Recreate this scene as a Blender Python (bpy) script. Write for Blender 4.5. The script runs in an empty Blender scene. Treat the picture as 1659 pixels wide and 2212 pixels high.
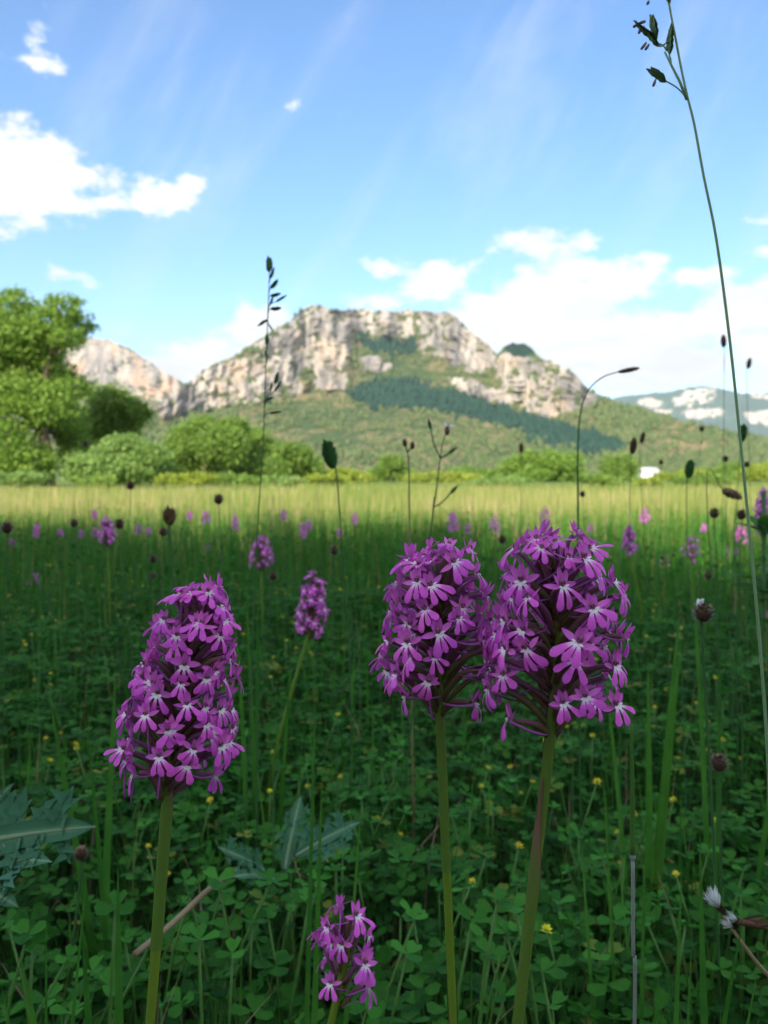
import bpy, math
import numpy as np
from mathutils import Vector, Matrix

# ------------------------------------------------------------------ camera, sky, sun, exposure
SC = bpy.context.scene
COL = SC.collection
FPX, HOR, CX, CY = 1720.0, 1030.0, 829.5, 1106.0      # photograph measured at 1659 x 2212
CAMZ = 0.38
PITCH = math.atan((CY - HOR) / FPX)                    # camera looks slightly down
cam_d = bpy.data.cameras.new('camera')
cam_d.sensor_fit = 'VERTICAL'; cam_d.sensor_height = 36.0; cam_d.lens = 36.0 * FPX / 2212.0
cam_d.clip_start = 0.01; cam_d.clip_end = 30000
cam = bpy.data.objects.new('camera', cam_d); COL.objects.link(cam)
cam.location = (0, 0, CAMZ); cam.rotation_euler = (math.pi / 2 - PITCH, 0, 0)
cam_d.dof.use_dof = True; cam_d.dof.focus_distance = 0.208; cam_d.dof.aperture_fstop = 26.0
SC.camera = cam

SUN_EL = math.radians(27.0); SUN_AZ = math.radians(195.0)   # azimuth clockwise from +Y: behind the camera, a little left
SUN_DIR = Vector((math.sin(SUN_AZ) * math.cos(SUN_EL), math.cos(SUN_AZ) * math.cos(SUN_EL), math.sin(SUN_EL)))
sun_d = bpy.data.lights.new('sun', 'SUN'); sun_d.energy = 4.0; sun_d.angle = math.radians(0.5); sun_d.color = (1.0, 0.90, 0.74)
sun = bpy.data.objects.new('sun', sun_d); COL.objects.link(sun)
sun.rotation_euler = SUN_DIR.to_track_quat('Z', 'Y').to_euler(); sun.location = (-20, -30, 40)

SC.view_settings.view_transform = 'Standard'; SC.view_settings.look = 'None'
SC.view_settings.gamma = 1.0; SC.view_settings.use_curve_mapping = False
SC.view_settings.exposure = 1.4
SC.cycles.max_bounces = 7; SC.cycles.diffuse_bounces = 4; SC.cycles.transmission_bounces = 5
SC.cycles.transparent_max_bounces = 6; SC.cycles.volume_bounces = 0
SC.cycles.use_denoising = True; SC.cycles.sample_clamp_indirect = 6.0

class NT:
    """small helper to write node trees"""
    def __init__(s, tree):
        s.t = tree; s.n = tree.nodes; s.l = tree.links; s.n.clear()
    def node(s, typ, **kw):
        n = s.n.new(typ)
        for k, v in kw.items(): setattr(n, k, v)
        return n
    def put(s, sock, v):
        if hasattr(v, 'links') or hasattr(v, 'is_output'): s.l.new(v, sock)
        else: sock.default_value = v
    def m(s, op, a, b=0.0, c=None, clamp=False):
        n = s.node('ShaderNodeMath', operation=op, use_clamp=clamp)
        s.put(n.inputs[0], a); s.put(n.inputs[1], b)
        if c is not None: s.put(n.inputs[2], c)
        return n.outputs[0]
    def ramp(s, v, lo, hi, a=0.0, b=1.0):
        n = s.node('ShaderNodeMapRange', interpolation_type='SMOOTHSTEP')
        s.put(n.inputs[0], v); s.put(n.inputs[1], lo); s.put(n.inputs[2], hi); s.put(n.inputs[3], a); s.put(n.inputs[4], b)
        return n.outputs[0]
    def mix(s, f, a, b, blend='MIX'):
        n = s.node('ShaderNodeMix', data_type='RGBA', blend_type=blend)
        s.put(n.inputs[0], f); s.put(n.inputs[6], a if hasattr(a, 'links') else (*a, 1.0)); s.put(n.inputs[7], b if hasattr(b, 'links') else (*b, 1.0))
        return n.outputs[2]
    def noise(s, vec, scale, detail=4.0, rough=0.55, dist=0.0):
        n = s.node('ShaderNodeTexNoise')
        if vec is not None: s.l.new(vec, n.inputs['Vector'])
        n.inputs['Scale'].default_value = scale; n.inputs['Detail'].default_value = detail
        n.inputs['Roughness'].default_value = rough; n.inputs['Distortion'].default_value = dist
        return n.outputs[0]
    def comb(s, x, y, z):
        n = s.node('ShaderNodeCombineXYZ'); s.put(n.inputs[0], x); s.put(n.inputs[1], y); s.put(n.inputs[2], z)
        return n.outputs[0]

def build_world():
    w = bpy.data.worlds.new('World'); SC.world = w; w.use_nodes = True
    T = NT(w.node_tree)
    out = T.node('ShaderNodeOutputWorld'); bg = T.node('ShaderNodeBackground')
    sky = T.node('ShaderNodeTexSky', sky_type='NISHITA')
    sky.sun_disc = False; sky.sun_elevation = SUN_EL; sky.sun_rotation = SUN_AZ
    sky.altitude = 900; sky.air_density = 1.0; sky.dust_density = 0.1; sky.ozone_density = 2.2
    tc = T.node('ShaderNodeTexCoord'); sep = T.node('ShaderNodeSeparateXYZ'); T.l.new(tc.outputs['Generated'], sep.inputs[0])
    x, y, z = sep.outputs
    az = T.m('ARCTAN2', x, y); el = T.m('ARCSINE', z)
    # warped coordinates so that cloud edges billow
    v1 = T.comb(az, T.m('MULTIPLY', el, 1.7), 0.0)
    n1 = T.noise(v1, 7.0, 6.0, 0.60, 0.25)
    n2 = T.noise(v1, 30.0, 4.0, 0.62)
    def ae(px, py):
        return math.atan((px - CX) / FPX), math.atan((HOR - py) / FPX * math.cos(math.atan((px - CX) / FPX)))
    blobs = [  # px, py, rx, ry, weight, tilt
        (10, 370, 120, 75, .80, 0.05), (0, 440, 110, 70, .62, 0), (120, 350, 90, 50, .58, 0), (95, 415, 110, 50, .46, 0), (290, 440, 120, 40, .52, .12), (390, 420, 80, 34, .40, .25), (500, 375, 80, 30, .36, .25), (105, 105, 34, 60, .38, 0), (100, 160, 55, 24, .46, 0),
        (175, 605, 75, 26, .5, 0), (230, 540, 80, 26, .34, 0), (615, 252, 50, 18, .44, .2), (790, 235, 40, 16, .28, .2), (820, 582, 55, 22, .48, 0), (800, 655, 80, 24, .60, 0),
        (430, 785, 130, 42, .92, .2), (560, 715, 80, 46, .85, .3), (365, 740, 50, 18, .46, 0), (265, 710, 45, 26, .4, 0), (950, 598, 90, 40, .72, .25), (1130, 530, 110, 40, .40, 0),
        (1120, 660, 175, 58, .76, .1), (1260, 640, 140, 40, .66, 0), (1330, 720, 200, 50, .76, 0), (1060, 720, 130, 52, .68, 0), (1390, 565, 85, 24, .52, .15), (1490, 602, 95, 26, .62, .1), (1470, 480, 40, 16, .42, .2),
        (1650, 485, 36, 20, .66, 0), (1650, 550, 40, 20, .66, 0), (1580, 690, 120, 28, .62, .15), (1660, 635, 90, 34, .72, .15), (1640, 760, 100, 50, .82, 0), (1420, 790, 180, 40, .74, 0), (1290, 515, 60, 22, .40, .1), (1220, 790, 130, 44, .66, 0), (1570, 480, 34, 14, .36, 0)]
    tot = None
    for (px, py, rx, ry, wt, tl) in blobs:
        a0, e0 = ae(px, py)
        ca, sa = math.cos(tl), math.sin(tl)
        da = T.m('SUBTRACT', az, a0); de = T.m('SUBTRACT', el, e0)
        u = T.m('MULTIPLY', T.m('ADD', T.m('MULTIPLY', da, ca), T.m('MULTIPLY', de, sa)), FPX / rx)
        v = T.m('MULTIPLY', T.m('SUBTRACT', T.m('MULTIPLY', de, ca), T.m('MULTIPLY', da, sa)), FPX / ry)
        q = T.m('ADD', T.m('MULTIPLY', u, u), T.m('MULTIPLY', v, v))
        g = T.m('MULTIPLY', T.m('EXPONENT', T.m('MULTIPLY', q, -0.9)), wt)
        tot = g if tot is None else T.m('MAXIMUM', tot, g) if False else T.m('SUBTRACT', T.m('ADD', tot, g), T.m('MULTIPLY', tot, g))
    # unseen rest of the sky: broken cumulus, its cover raised to add fill light
    big = T.noise(T.comb(az, T.m('MULTIPLY', el, 2.2), 3.0), 2.6, 3.0, 0.5)
    side = T.ramp(T.m('ABSOLUTE', az), 0.50, 0.75)
    over = T.ramp(el, 0.62, 0.8)
    gen = T.m('MULTIPLY', T.ramp(big, 0.36, 0.56, 0.0, 0.8), T.m('MAXIMUM', side, over))
    tot = T.m('MAXIMUM', tot, gen)
    dens = T.m('ADD', tot, T.m('ADD', T.m('MULTIPLY', T.m('SUBTRACT', n1, 0.5), 1.7), T.m('MULTIPLY', T.m('SUBTRACT', n2, 0.5), 1.0)))
    cloud = T.ramp(dens, 0.31, 0.66)
    # thin high streaks
    rot = 0.95
    sx = T.m('ADD', T.m('MULTIPLY', az, math.cos(rot)), T.m('MULTIPLY', el, math.sin(rot)))
    sy = T.m('SUBTRACT', T.m('MULTIPLY', el, math.cos(rot)), T.m('MULTIPLY', az, math.sin(rot)))
    ci = T.noise(T.comb(T.m('MULTIPLY', sx, 0.9), T.m('MULTIPLY', sy, 3.2), 1.7), 4.0, 5.0, 0.55, 0.4)
    cirrus = T.m('MULTIPLY', T.ramp(ci, 0.46, 0.85), 0.24)
    mask = T.m('MAXIMUM', cloud, cirrus)
    shade = T.ramp(T.noise(T.comb(az, T.m('MULTIPLY', el, 2.5), 5.0), 13.0, 4.0), 0.35, 0.7)
    ccol = T.mix(shade, (3.9, 4.0, 4.2), (4.8, 4.8, 4.8))
    hs = T.node('ShaderNodeHueSaturation'); hs.inputs['Saturation'].default_value = 1.17; hs.inputs['Value'].default_value = 1.0; T.l.new(sky.outputs[0], hs.inputs['Color'])
    fin = T.mix(mask, hs.outputs[0], ccol)
    T.l.new(fin, bg.inputs[0]); bg.inputs[1].default_value = 0.105
    T.l.new(bg.outputs[0], out.inputs[0])
build_world()

# ------------------------------------------------------------------ helpers
RNG = np.random.default_rng(11)
def U(a, b): return float(RNG.uniform(a, b))
MM = 0.001

def P(px, py, d):
    """the world point at ground distance d (along +Y) that the photograph shows at px, py"""
    cx, cy, cz = (px - CX) / FPX, (CY - py) / FPX, 1.0
    c, s = math.cos(PITCH), math.sin(PITCH)
    y = cz * c + cy * s; z = cy * c - cz * s
    return Vector((cx / y * d, d, CAMZ + z / y * d))

def fade(t): return t * t * t * (t * (t * 6 - 15) + 10)
def vnoise(x, y, seed=0):
    xi = np.floor(x).astype(np.int64); yi = np.floor(y).astype(np.int64); xf = x - xi; yf = y - yi
    def h(a, b):
        n = (a * 374761393 + b * 668265263 + seed * 1442695041) & 0x7fffffff
        n = ((n ^ (n >> 13)) * 1274126177) & 0x7fffffff
        return ((n ^ (n >> 16)) & 0xffff) / 65535.0
    u = fade(xf); v = fade(yf)
    return (h(xi, yi) * (1 - u) + h(xi + 1, yi) * u) * (1 - v) + (h(xi, yi + 1) * (1 - u) + h(xi + 1, yi + 1) * u) * v
def fbm(x, y, oct=4, seed=0, gain=0.5):
    s = np.zeros_like(np.asarray(x, dtype=float)); a = 1.0; tot = 0
    for o in range(oct):
        s = s + a * vnoise(x * 2 ** o, y * 2 ** o, seed + o * 17); tot += a; a *= gain
    return s / tot

def mesh_np(name, V, F, mats, attrs=None, midx=None, smooth=True):
    """V (n,3), F list of arrays with equal-length rows (or one array)"""
    me = bpy.data.meshes.new(name)
    Fs = F if isinstance(F, list) else [F]
    Fs = [f for f in Fs if len(f)]
    nl = sum(f.size for f in Fs); nf = sum(len(f) for f in Fs)
    me.vertices.add(len(V)); me.vertices.foreach_set('co', np.asarray(V, np.float32).ravel())
    me.loops.add(nl); me.loops.foreach_set('vertex_index', np.concatenate([f.ravel() for f in Fs]).astype(np.int32))
    me.polygons.add(nf)
    tot = np.concatenate([np.full(len(f), f.shape[1]) for f in Fs]); st = np.concatenate([[0], np.cumsum(tot)[:-1]])
    me.polygons.foreach_set('loop_start', st.astype(np.int32))
    if smooth: me.polygons.foreach_set('use_smooth', np.ones(nf, bool))
    for m in (mats if isinstance(mats, (list, tuple)) else [mats]): me.materials.append(m)
    if midx is not None: me.polygons.foreach_set('material_index', np.asarray(midx, np.int32))
    for k, a in (attrs or {}).items():
        at = me.attributes.new(k, 'FLOAT', 'POINT'); at.data.foreach_set('value', np.asarray(a, np.float32))
    me.update(calc_edges=True); me.validate()
    return me

class MB:
    """collects blades, tubes and blobs into one mesh"""
    def __init__(s): s.v = []; s.f = []; s.t = []; s.mi = []
    def grid(s, rows, tones, mi=0, closed=False):
        o = len(s.v); n = len(rows[0])
        for r, t in zip(rows, tones):
            for k, p in enumerate(r): s.v.append(tuple(p)); s.t.append(t[k] if hasattr(t, '__len__') else t)
        for i in range(len(rows) - 1):
            for k in range(n if closed else n - 1):
                a = o + i * n + k; b = o + i * n + (k + 1) % n
                s.f.append((a, b, b + n, a + n)); s.mi.append(mi)
        return o
    def blade(s, base, d, nrm, L, wf, n=6, bend=0.0, cup=0.0, tone=lambda t: 1.0, twist=0.0, mi=0, across=3, sbend=0.0):
        d = Vector(d).normalized(); nrm = Vector(nrm); nrm = (nrm - d * nrm.dot(d)).normalized(); p = Vector(base); rows = []; tones = []
        for i in range(n + 1):
            t = i / n; w = wf(t); side = d.cross(nrm); r = []; tt = []
            for k in range(across):
                u = -1 + 2 * k / (across - 1)
                r.append(p + side * (u * w) - nrm * (cup * w * (1 - u * u))); tt.append(tone(t))
            rows.append(r); tones.append(tt)
            p = p + d * (L / n)
            if bend: R = Matrix.Rotation(bend / n, 3, side); d = R @ d; nrm = R @ nrm
            if twist: nrm = Matrix.Rotation(twist / n, 3, d) @ nrm
            if sbend: d = (Matrix.Rotation(sbend / n, 3, nrm) @ d)
        s.grid(rows, tones, mi)
    def tube(s, pts, rad, sides=6, tone=lambda t: 0.0, mi=0, cap=True):
        pts = [Vector(p) for p in pts]; n = len(pts); rows = []; tones = []; ref = None
        for i in range(n):
            d = (pts[min(i + 1, n - 1)] - pts[max(i - 1, 0)]).normalized()
            if ref is None:
                ref = Vector((1, 0, 0)) if abs(d.x) < .8 else Vector((0, 1, 0))
            a = (ref - d * ref.dot(d)).normalized(); b = d.cross(a); ref = a
            r = rad[i] if hasattr(rad, '__len__') else rad
            rows.append([pts[i] + a * (r * math.cos(2 * math.pi * k / sides)) + b * (r * math.sin(2 * math.pi * k / sides)) for k in range(sides)]); tones.append(tone(i / (n - 1)))
        o = s.grid(rows, tones, mi, closed=True)
        if cap:
            for row, flip in ((0, True), (n - 1, False)):
                c = len(s.v); s.v.append(tuple(pts[row])); s.t.append(tone(row / (n - 1)))
                for k in range(sides):
                    a = o + row * sides + k; b = o + row * sides + (k + 1) % sides
                    s.f.append((b, a, c) if flip else (a, b, c)); s.mi.append(mi)
    def blob(s, c, r, seg=8, rings=5, tone=0.0, mi=0, axis=None):
        c = Vector(c); rows = []; M = Matrix.Identity(3)
        if axis is not None: M = Vector(axis).to_track_quat('Z', 'Y').to_matrix()
        for i in range(rings + 1):
            a = math.pi * i / rings; a = min(max(a, .02), math.pi - .02)
            rows.append([c + M @ Vector((r[0] * math.sin(a) * math.cos(2 * math.pi * k / seg), r[1] * math.sin(a) * math.sin(2 * math.pi * k / seg), -r[2] * math.cos(a))) for k in range(seg)])
        s.grid(rows, [tone] * len(rows), mi, closed=True)
    def mesh(s, name, mats):
        V = np.array(s.v, float)
        q = np.array([f for f in s.f if len(f) == 4], int).reshape(-1, 4); t = np.array([f for f in s.f if len(f) == 3], int).reshape(-1, 3)
        mi = [m for f, m in zip(s.f, s.mi) if len(f) == 4] + [m for f, m in zip(s.f, s.mi) if len(f) == 3]
        return mesh_np(name, V, [q, t], mats, {'tone': np.array(s.t, float)}, mi)

def add(name, me, parent=None, loc=None, M=None):
    o = bpy.data.objects.new(name, me); COL.objects.link(o)
    if parent is not None: o.parent = parent
    if M is not None: o.matrix_basis = M
    elif loc is not None: o.location = loc
    return o
def empty(name, loc=(0, 0, 0)):
    o = bpy.data.objects.new(name, None); COL.objects.link(o); o.location = loc; o.empty_display_size = .02
    return o
def tag(o, label=None, cat=None, group=None, kind=None):
    if label: o['label'] = label
    if cat: o['category'] = cat
    if group: o['group'] = group
    if kind: o['kind'] = kind
    return o
def wprof(ts, ws, k=1.0):
    return lambda t: float(np.interp(t, ts, ws)) * k
def bez(a, b, c, d, n):
    return [a * (1 - t) ** 3 + b * (3 * t * (1 - t) ** 2) + c * (3 * t * t * (1 - t)) + d * t ** 3 for t in [i / n for i in range(n + 1)]]
def smooth_path(pts, n=24):
    """Catmull-Rom through a list of Vectors"""
    pts = [Vector(p) for p in pts]; q = [pts[0] * 2 - pts[1]] + pts + [pts[-1] * 2 - pts[-2]]; out = []; m = len(pts) - 1
    for i in range(n + 1):
        u = i / n * m; k = min(int(u), m - 1); t = u - k; p0, p1, p2, p3 = q[k:k + 4]
        out.append(0.5 * ((2 * p1) + (p2 - p0) * t + (2 * p0 - 5 * p1 + 4 * p2 - p3) * t * t + (3 * p1 - p0 - 3 * p2 + p3) * t ** 3))
    return out

# ------------------------------------------------------------------ materials
def new_mat(name):
    m = bpy.data.materials.new(name); m.use_nodes = True
    return m, NT(m.node_tree)
def finish(T, col, rough=.55, spec=.3, trans=0.0, tcol=None, bump=None, bstr=.3, bdist=.001):
    out = T.node('ShaderNodeOutputMaterial'); b = T.node('ShaderNodeBsdfPrincipled')
    T.put(b.inputs['Base Color'], col if hasattr(col, 'links') else (*col, 1)); b.inputs['Roughness'].default_value = rough
    b.inputs['Specular IOR Level'].default_value = spec
    if bump is not None:
        bn = T.node('ShaderNodeBump'); T.l.new(bump, bn.inputs['Height']); bn.inputs['Strength'].default_value = bstr; bn.inputs['Distance'].default_value = bdist
        T.l.new(bn.outputs[0], b.inputs['Normal'])
    sh = b.outputs[0]
    if trans:
        tr = T.node('ShaderNodeBsdfTranslucent'); tc = tcol if tcol is not None else col
        T.put(tr.inputs[0], tc if hasattr(tc, 'links') else (*tc, 1))
        mx = T.node('ShaderNodeMixShader'); mx.inputs[0].default_value = trans
        T.l.new(sh, mx.inputs[1]); T.l.new(tr.outputs[0], mx.inputs[2]); sh = mx.outputs[0]
    T.l.new(sh, out.inputs[0])
def attr(T, name):
    a = T.node('ShaderNodeAttribute', attribute_name=name); return a.outputs['Fac']
def leaf_mat(name, c1, c2, c3=None, scale=300.0, use='tone', trans=.3, rough=.5, spec=.3, objrand=False):
    """c1..c2 by a per-leaf value, mottled by noise; c3 an occasional yellowed or dry tint"""
    m, T = new_mat(name)
    tc = T.node('ShaderNodeTexCoord')
    v = T.node('ShaderNodeObjectInfo').outputs['Random'] if objrand else attr(T, use)
    n = T.noise(tc.outputs['Object'], scale, 3.0)
    f = T.m('ADD', T.m('MULTIPLY', v, .75), T.m('MULTIPLY', T.m('SUBTRACT', n, .5), .9), clamp=True)
    col = T.mix(f, c1, c2)
    if c3: col = T.mix(T.ramp(v, .93, .99), col, c3)
    finish(T, col, rough, spec, trans)
    return m
def tone_mat(name, stops, scale=900.0, trans=.25, rough=.45, spec=.3, jitter=.25, objvar=.12, specks=False):
    """colour by the 'tone' value along a petal, stalk or head, with fine mottling"""
    m, T = new_mat(name)
    tc = T.node('ShaderNodeTexCoord'); n = T.noise(tc.outputs['Object'], scale, 3.0)
    f = T.m('ADD', attr(T, 'tone'), T.m('MULTIPLY', T.m('SUBTRACT', n, .5), jitter))
    r = T.node('ShaderNodeValToRGB'); T.l.new(T.m('MULTIPLY', f, .5), r.inputs[0])
    e = r.color_ramp.elements
    while len(e) < len(stops): e.new(.5)
    for el, (p, c) in zip(e, stops): el.position = p * .5; el.color = (*c, 1)
    col = r.outputs[0]
    if specks:   # a few dark insect-sized specks on the petals
        sp = T.ramp(T.noise(tc.outputs['Object'], 1400.0, 1.0), .80, .83)
        col = T.mix(T.m('MULTIPLY', sp, .8), col, (.05, .015, .04))
    if objvar:
        h = T.node('ShaderNodeHueSaturation'); rn = T.node('ShaderNodeObjectInfo').outputs['Random']
        T.l.new(T.m('ADD', T.m('MULTIPLY', rn, objvar * 2), 1 - objvar), h.inputs['Value']); T.l.new(col, h.inputs['Color'])
        T.l.new(T.m('ADD', T.m('MULTIPLY', rn, .03), .485), h.inputs['Hue'])
        col = h.outputs[0]
    finish(T, col, rough, spec, trans)
    return m

MT = {}
MT['petal'] = tone_mat('petal', [(0, (0.920, 0.920, 0.920)), (.28, (0.920, 0.494, 0.920)), (.70, (0.869, 0.172, 0.773)), (1.25, (0.729, 0.090, 0.677)), (1.7, (0.311, 0.022, 0.318))], trans=.28, specks=True, jitter=.3)
MT['sepal'] = tone_mat('sepal', [(0, (0.853, 0.359, 0.745)), (.6, (0.776, 0.194, 0.690)), (1.2, (0.652, 0.090, 0.593)), (1.8, (0.232, 0.014, 0.248))], trans=.25, jitter=.35)
MT['column'] = tone_mat('column', [(0, (.30, .12, .20)), (1, (.10, .02, .06))], trans=0)
MT['ovary'] = tone_mat('ovary', [(0, (.12, .15, .03)), (.5, (.13, .09, .045)), (1, (.18, .07, .11)), (1.6, (.28, .08, .26))], trans=.05, jitter=.6, scale=500)
MT['spur'] = tone_mat('spur', [(0, (.48, .14, .50)), (1, (.32, .07, .34))], trans=.15)
MT['orchid_stem'] = tone_mat('orchid_stem', [(0, (0.109, 0.217, 0.020)), (.6, (0.145, 0.246, 0.023)), (1.2, (0.145, 0.189, 0.029)), (1.8, (0.145, 0.072, 0.058))], trans=.08, scale=160, jitter=.5, objvar=.05)
MT['sheath'] = tone_mat('sheath', [(0, (0.111, 0.202, 0.026)), (.7, (0.130, 0.182, 0.039)), (1.1, (0.195, 0.117, 0.078)), (1.8, (0.156, 0.065, 0.065))], trans=.2, scale=220, jitter=.5)
MT['clover'] = leaf_mat('clover', (0.026, 0.145, 0.017), (0.087, 0.334, 0.038), scale=260, trans=.3, rough=.65, spec=.14)
MT['clover_obj'] = leaf_mat('clover_leaflet', (0.023, 0.132, 0.018), (0.078, 0.328, 0.038), scale=260, trans=.3, rough=.65, spec=.14, objrand=True)
MT['cover'] = leaf_mat('ground_cover', (0.014, 0.082, 0.012), (0.060, 0.237, 0.026), (0.184, 0.224, 0.039), scale=200, trans=.3, rough=.65, spec=.12)
MT['grass'] = leaf_mat('grass', (0.030, 0.142, 0.018), (0.105, 0.304, 0.038), (0.297, 0.257, 0.095), scale=60, trans=.3, rough=.55, spec=.15)
MT['hay'] = leaf_mat('meadow_hay', (.12, .22, .035), (.38, .38, .12), (.46, .38, .20), scale=6, trans=.3, rough=.6, spec=.15)
MT['stem_green'] = leaf_mat('stem_green', (.06, .18, .03), (.13, .28, .06), scale=80, trans=.05)
MT['stem_dark'] = leaf_mat('stem_dark', (0.032, 0.112, 0.032), (0.072, 0.176, 0.048), scale=80, trans=.05)
MT['stem_pale'] = leaf_mat('stem_pale', (.22, .38, .18), (.34, .50, .30), scale=80, trans=.1)
MT['straw'] = tone_mat('straw', [(0, (.22, .17, .09)), (1, (.32, .25, .16))], scale=120, trans=.1)
MT['pale_stalk'] = tone_mat('pale_stalk', [(0, (.21, .24, .20)), (1, (.27, .29, .28)), (1.3, (.07, .16, .03)), (2, (.06, .17, .025))], scale=200, trans=.05, jitter=.15, objvar=0)
MT['brown_head'] = tone_mat('brown_head', [(0, (.06, .035, .022)), (.6, (.14, .075, .042)), (1.2, (.25, .15, .085))], scale=900, trans=.05, jitter=.8)
MT['spikelet'] = tone_mat('spikelet', [(0, (0.075, 0.165, 0.053)), (.7, (0.120, 0.225, 0.075)), (1.2, (0.240, 0.195, 0.150))], scale=700, trans=.15, jitter=.5)
MT['anther'] = tone_mat('anther', [(0, (.20, .12, .13)), (1, (.27, .20, .17))], trans=.1)
MT['thistle'] = tone_mat('thistle', [(0, (.040, .135, .075)), (.6, (.062, .19, .10)), (1.1, (.15, .27, .15)), (1.6, (.22, .33, .19))], scale=120, trans=.15, jitter=.4, objvar=.1, rough=.7, spec=.15)
MT['yellow'] = tone_mat('yellow', [(0, (0.589, 0.493, 0.010)), (1, (0.807, 0.784, 0.030))], trans=.2)
MT['white'] = tone_mat('white', [(0, (.60, .62, .62)), (1, (.80, .82, .83))], trans=.3, jitter=.1)
MT['bark'] = tone_mat('bark', [(0, (.075, .058, .042)), (1, (.15, .125, .095))], scale=9, trans=0, jitter=1.2, rough=.85, spec=.1)
MT['crown_a'] = leaf_mat('crown_ash', (0.143, 0.274, 0.041), (0.355, 0.500, 0.093), scale=1.2, trans=.52, rough=.5)
MT['crown_b'] = leaf_mat('crown_willow', (0.161, 0.289, 0.072), (0.371, 0.516, 0.150), scale=1.2, trans=.52, rough=.5)
MT['crown_c'] = leaf_mat('crown_bush', (0.127, 0.242, 0.041), (0.312, 0.445, 0.086), scale=1.2, trans=.5, rough=.5)
MT['crown_y'] = leaf_mat('crown_yellow_green', (0.220, 0.312, 0.041), (0.472, 0.531, 0.084), scale=1.2, trans=.52, rough=.5)

def ground_mat():
    m, T = new_mat('ground_soil')
    tc = T.node('ShaderNodeTexCoord'); o = tc.outputs['Object']
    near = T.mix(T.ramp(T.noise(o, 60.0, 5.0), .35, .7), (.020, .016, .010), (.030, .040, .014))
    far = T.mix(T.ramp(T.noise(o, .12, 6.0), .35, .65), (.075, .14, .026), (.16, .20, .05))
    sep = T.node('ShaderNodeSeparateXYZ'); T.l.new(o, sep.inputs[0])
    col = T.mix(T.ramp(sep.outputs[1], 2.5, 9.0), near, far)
    finish(T, col, .9, .1, bump=T.noise(o, 90.0, 4.0), bstr=.6, bdist=.01)
    return m
def mountain_mat(name, rockc, rock2, stain, vegc, tanc, dark):
    m, T = new_mat(name)
    tc = T.node('ShaderNodeTexCoord'); o = tc.outputs['Object']
    mp = T.node('ShaderNodeMapping'); T.l.new(o, mp.inputs[0]); mp.inputs['Scale'].default_value = (1, 1, .28)
    n1 = T.noise(mp.outputs[0], .022, 6.0, .62); n2 = T.noise(o, .05, 5.0, .6); n3 = T.noise(o, .009, 4.0)
    n4 = T.noise(mp.outputs[0], .09, 4.0, .6)
    rock = T.mix(T.ramp(n1, .34, .66), rock2, rockc)
    rock = T.mix(T.m('MULTIPLY', T.ramp(n4, .47, .68), .75), rock, rock2)
    rock = T.mix(T.m('MULTIPLY', T.ramp(n3, .50, .66), .75), rock, stain)
    veg = T.mix(T.ramp(T.m('ADD', T.m('MULTIPLY', n2, .5), T.m('MULTIPLY', n3, .5)), .42, .60), vegc, tanc)
    rk = attr(T, 'rock'); dk = attr(T, 'wood')  # 'wood' holds real wood and the painted shade band
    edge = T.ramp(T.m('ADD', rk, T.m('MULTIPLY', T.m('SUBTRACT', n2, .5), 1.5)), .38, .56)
    veg = T.mix(T.ramp(T.m('ADD', dk, T.m('MULTIPLY', T.m('SUBTRACT', n2, .5), .8)), .35, .65), veg, dark)  # dark slope colour: wood, and the cast shade band painted in
    col = T.mix(edge, veg, rock)
    finish(T, col, .9, .1, bump=n4, bstr=.8, bdist=5.0)
    return m

# ------------------------------------------------------------------ ground and mountains
def build_ground():
    xs = np.concatenate([-np.geomspace(9000, 3, 26), np.linspace(-2.5, 2.5, 60), np.geomspace(3, 9000, 26)])
    ys = np.concatenate([-np.geomspace(3000, .5, 18), np.linspace(-.4, 4, 60), np.geomspace(4.3, 9000, 34)])
    X, Y = np.meshgrid(xs, ys); r = np.hypot(X, Y)
    Z = (fbm(X * 3.1, Y * 3.1, 4, 5) - .5) * .03 * np.clip(4 / np.maximum(r, .1), 0, 1)
    V = np.stack([X, Y, Z], -1).reshape(-1, 3); n = len(xs); i = np.arange(len(ys) - 1)[:, None] * n + np.arange(n - 1)[None]
    F = np.stack([i, i + 1, i + 1 + n, i + n], -1).reshape(-1, 4)
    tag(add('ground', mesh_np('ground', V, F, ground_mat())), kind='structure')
build_ground()

def in_poly(x, y, poly):
    r = np.zeros(x.shape, bool); n = len(poly)
    for i in range(n):
        (x1, y1), (x2, y2) = poly[i], poly[(i + 1) % n]
        if y1 == y2: continue
        c = ((y1 > y) != (y2 > y)) & (x < (x2 - x1) * (y - y1) / (y2 - y1) + x1); r ^= c
    return r
def soft_mask(x, y, polys, jit, seed):
    m = np.zeros(x.shape)
    for k in range(5):
        jx = (fbm(x / 26., y / 26., 3, seed + k) - .5) * jit * 3; jy = (fbm(x / 26. + 9, y / 26. + 4, 3, seed + 31 + k) - .5) * jit * 3
        s = [0, 2.5, -2.5, 0, 0][k]; q = [0, 0, 0, 2.5, -2.5][k]
        h = np.zeros(x.shape, bool)
        for p in polys: h |= in_poly(x + jx + s, y + jy + q, p)
        m += h
    return m / 5

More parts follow.
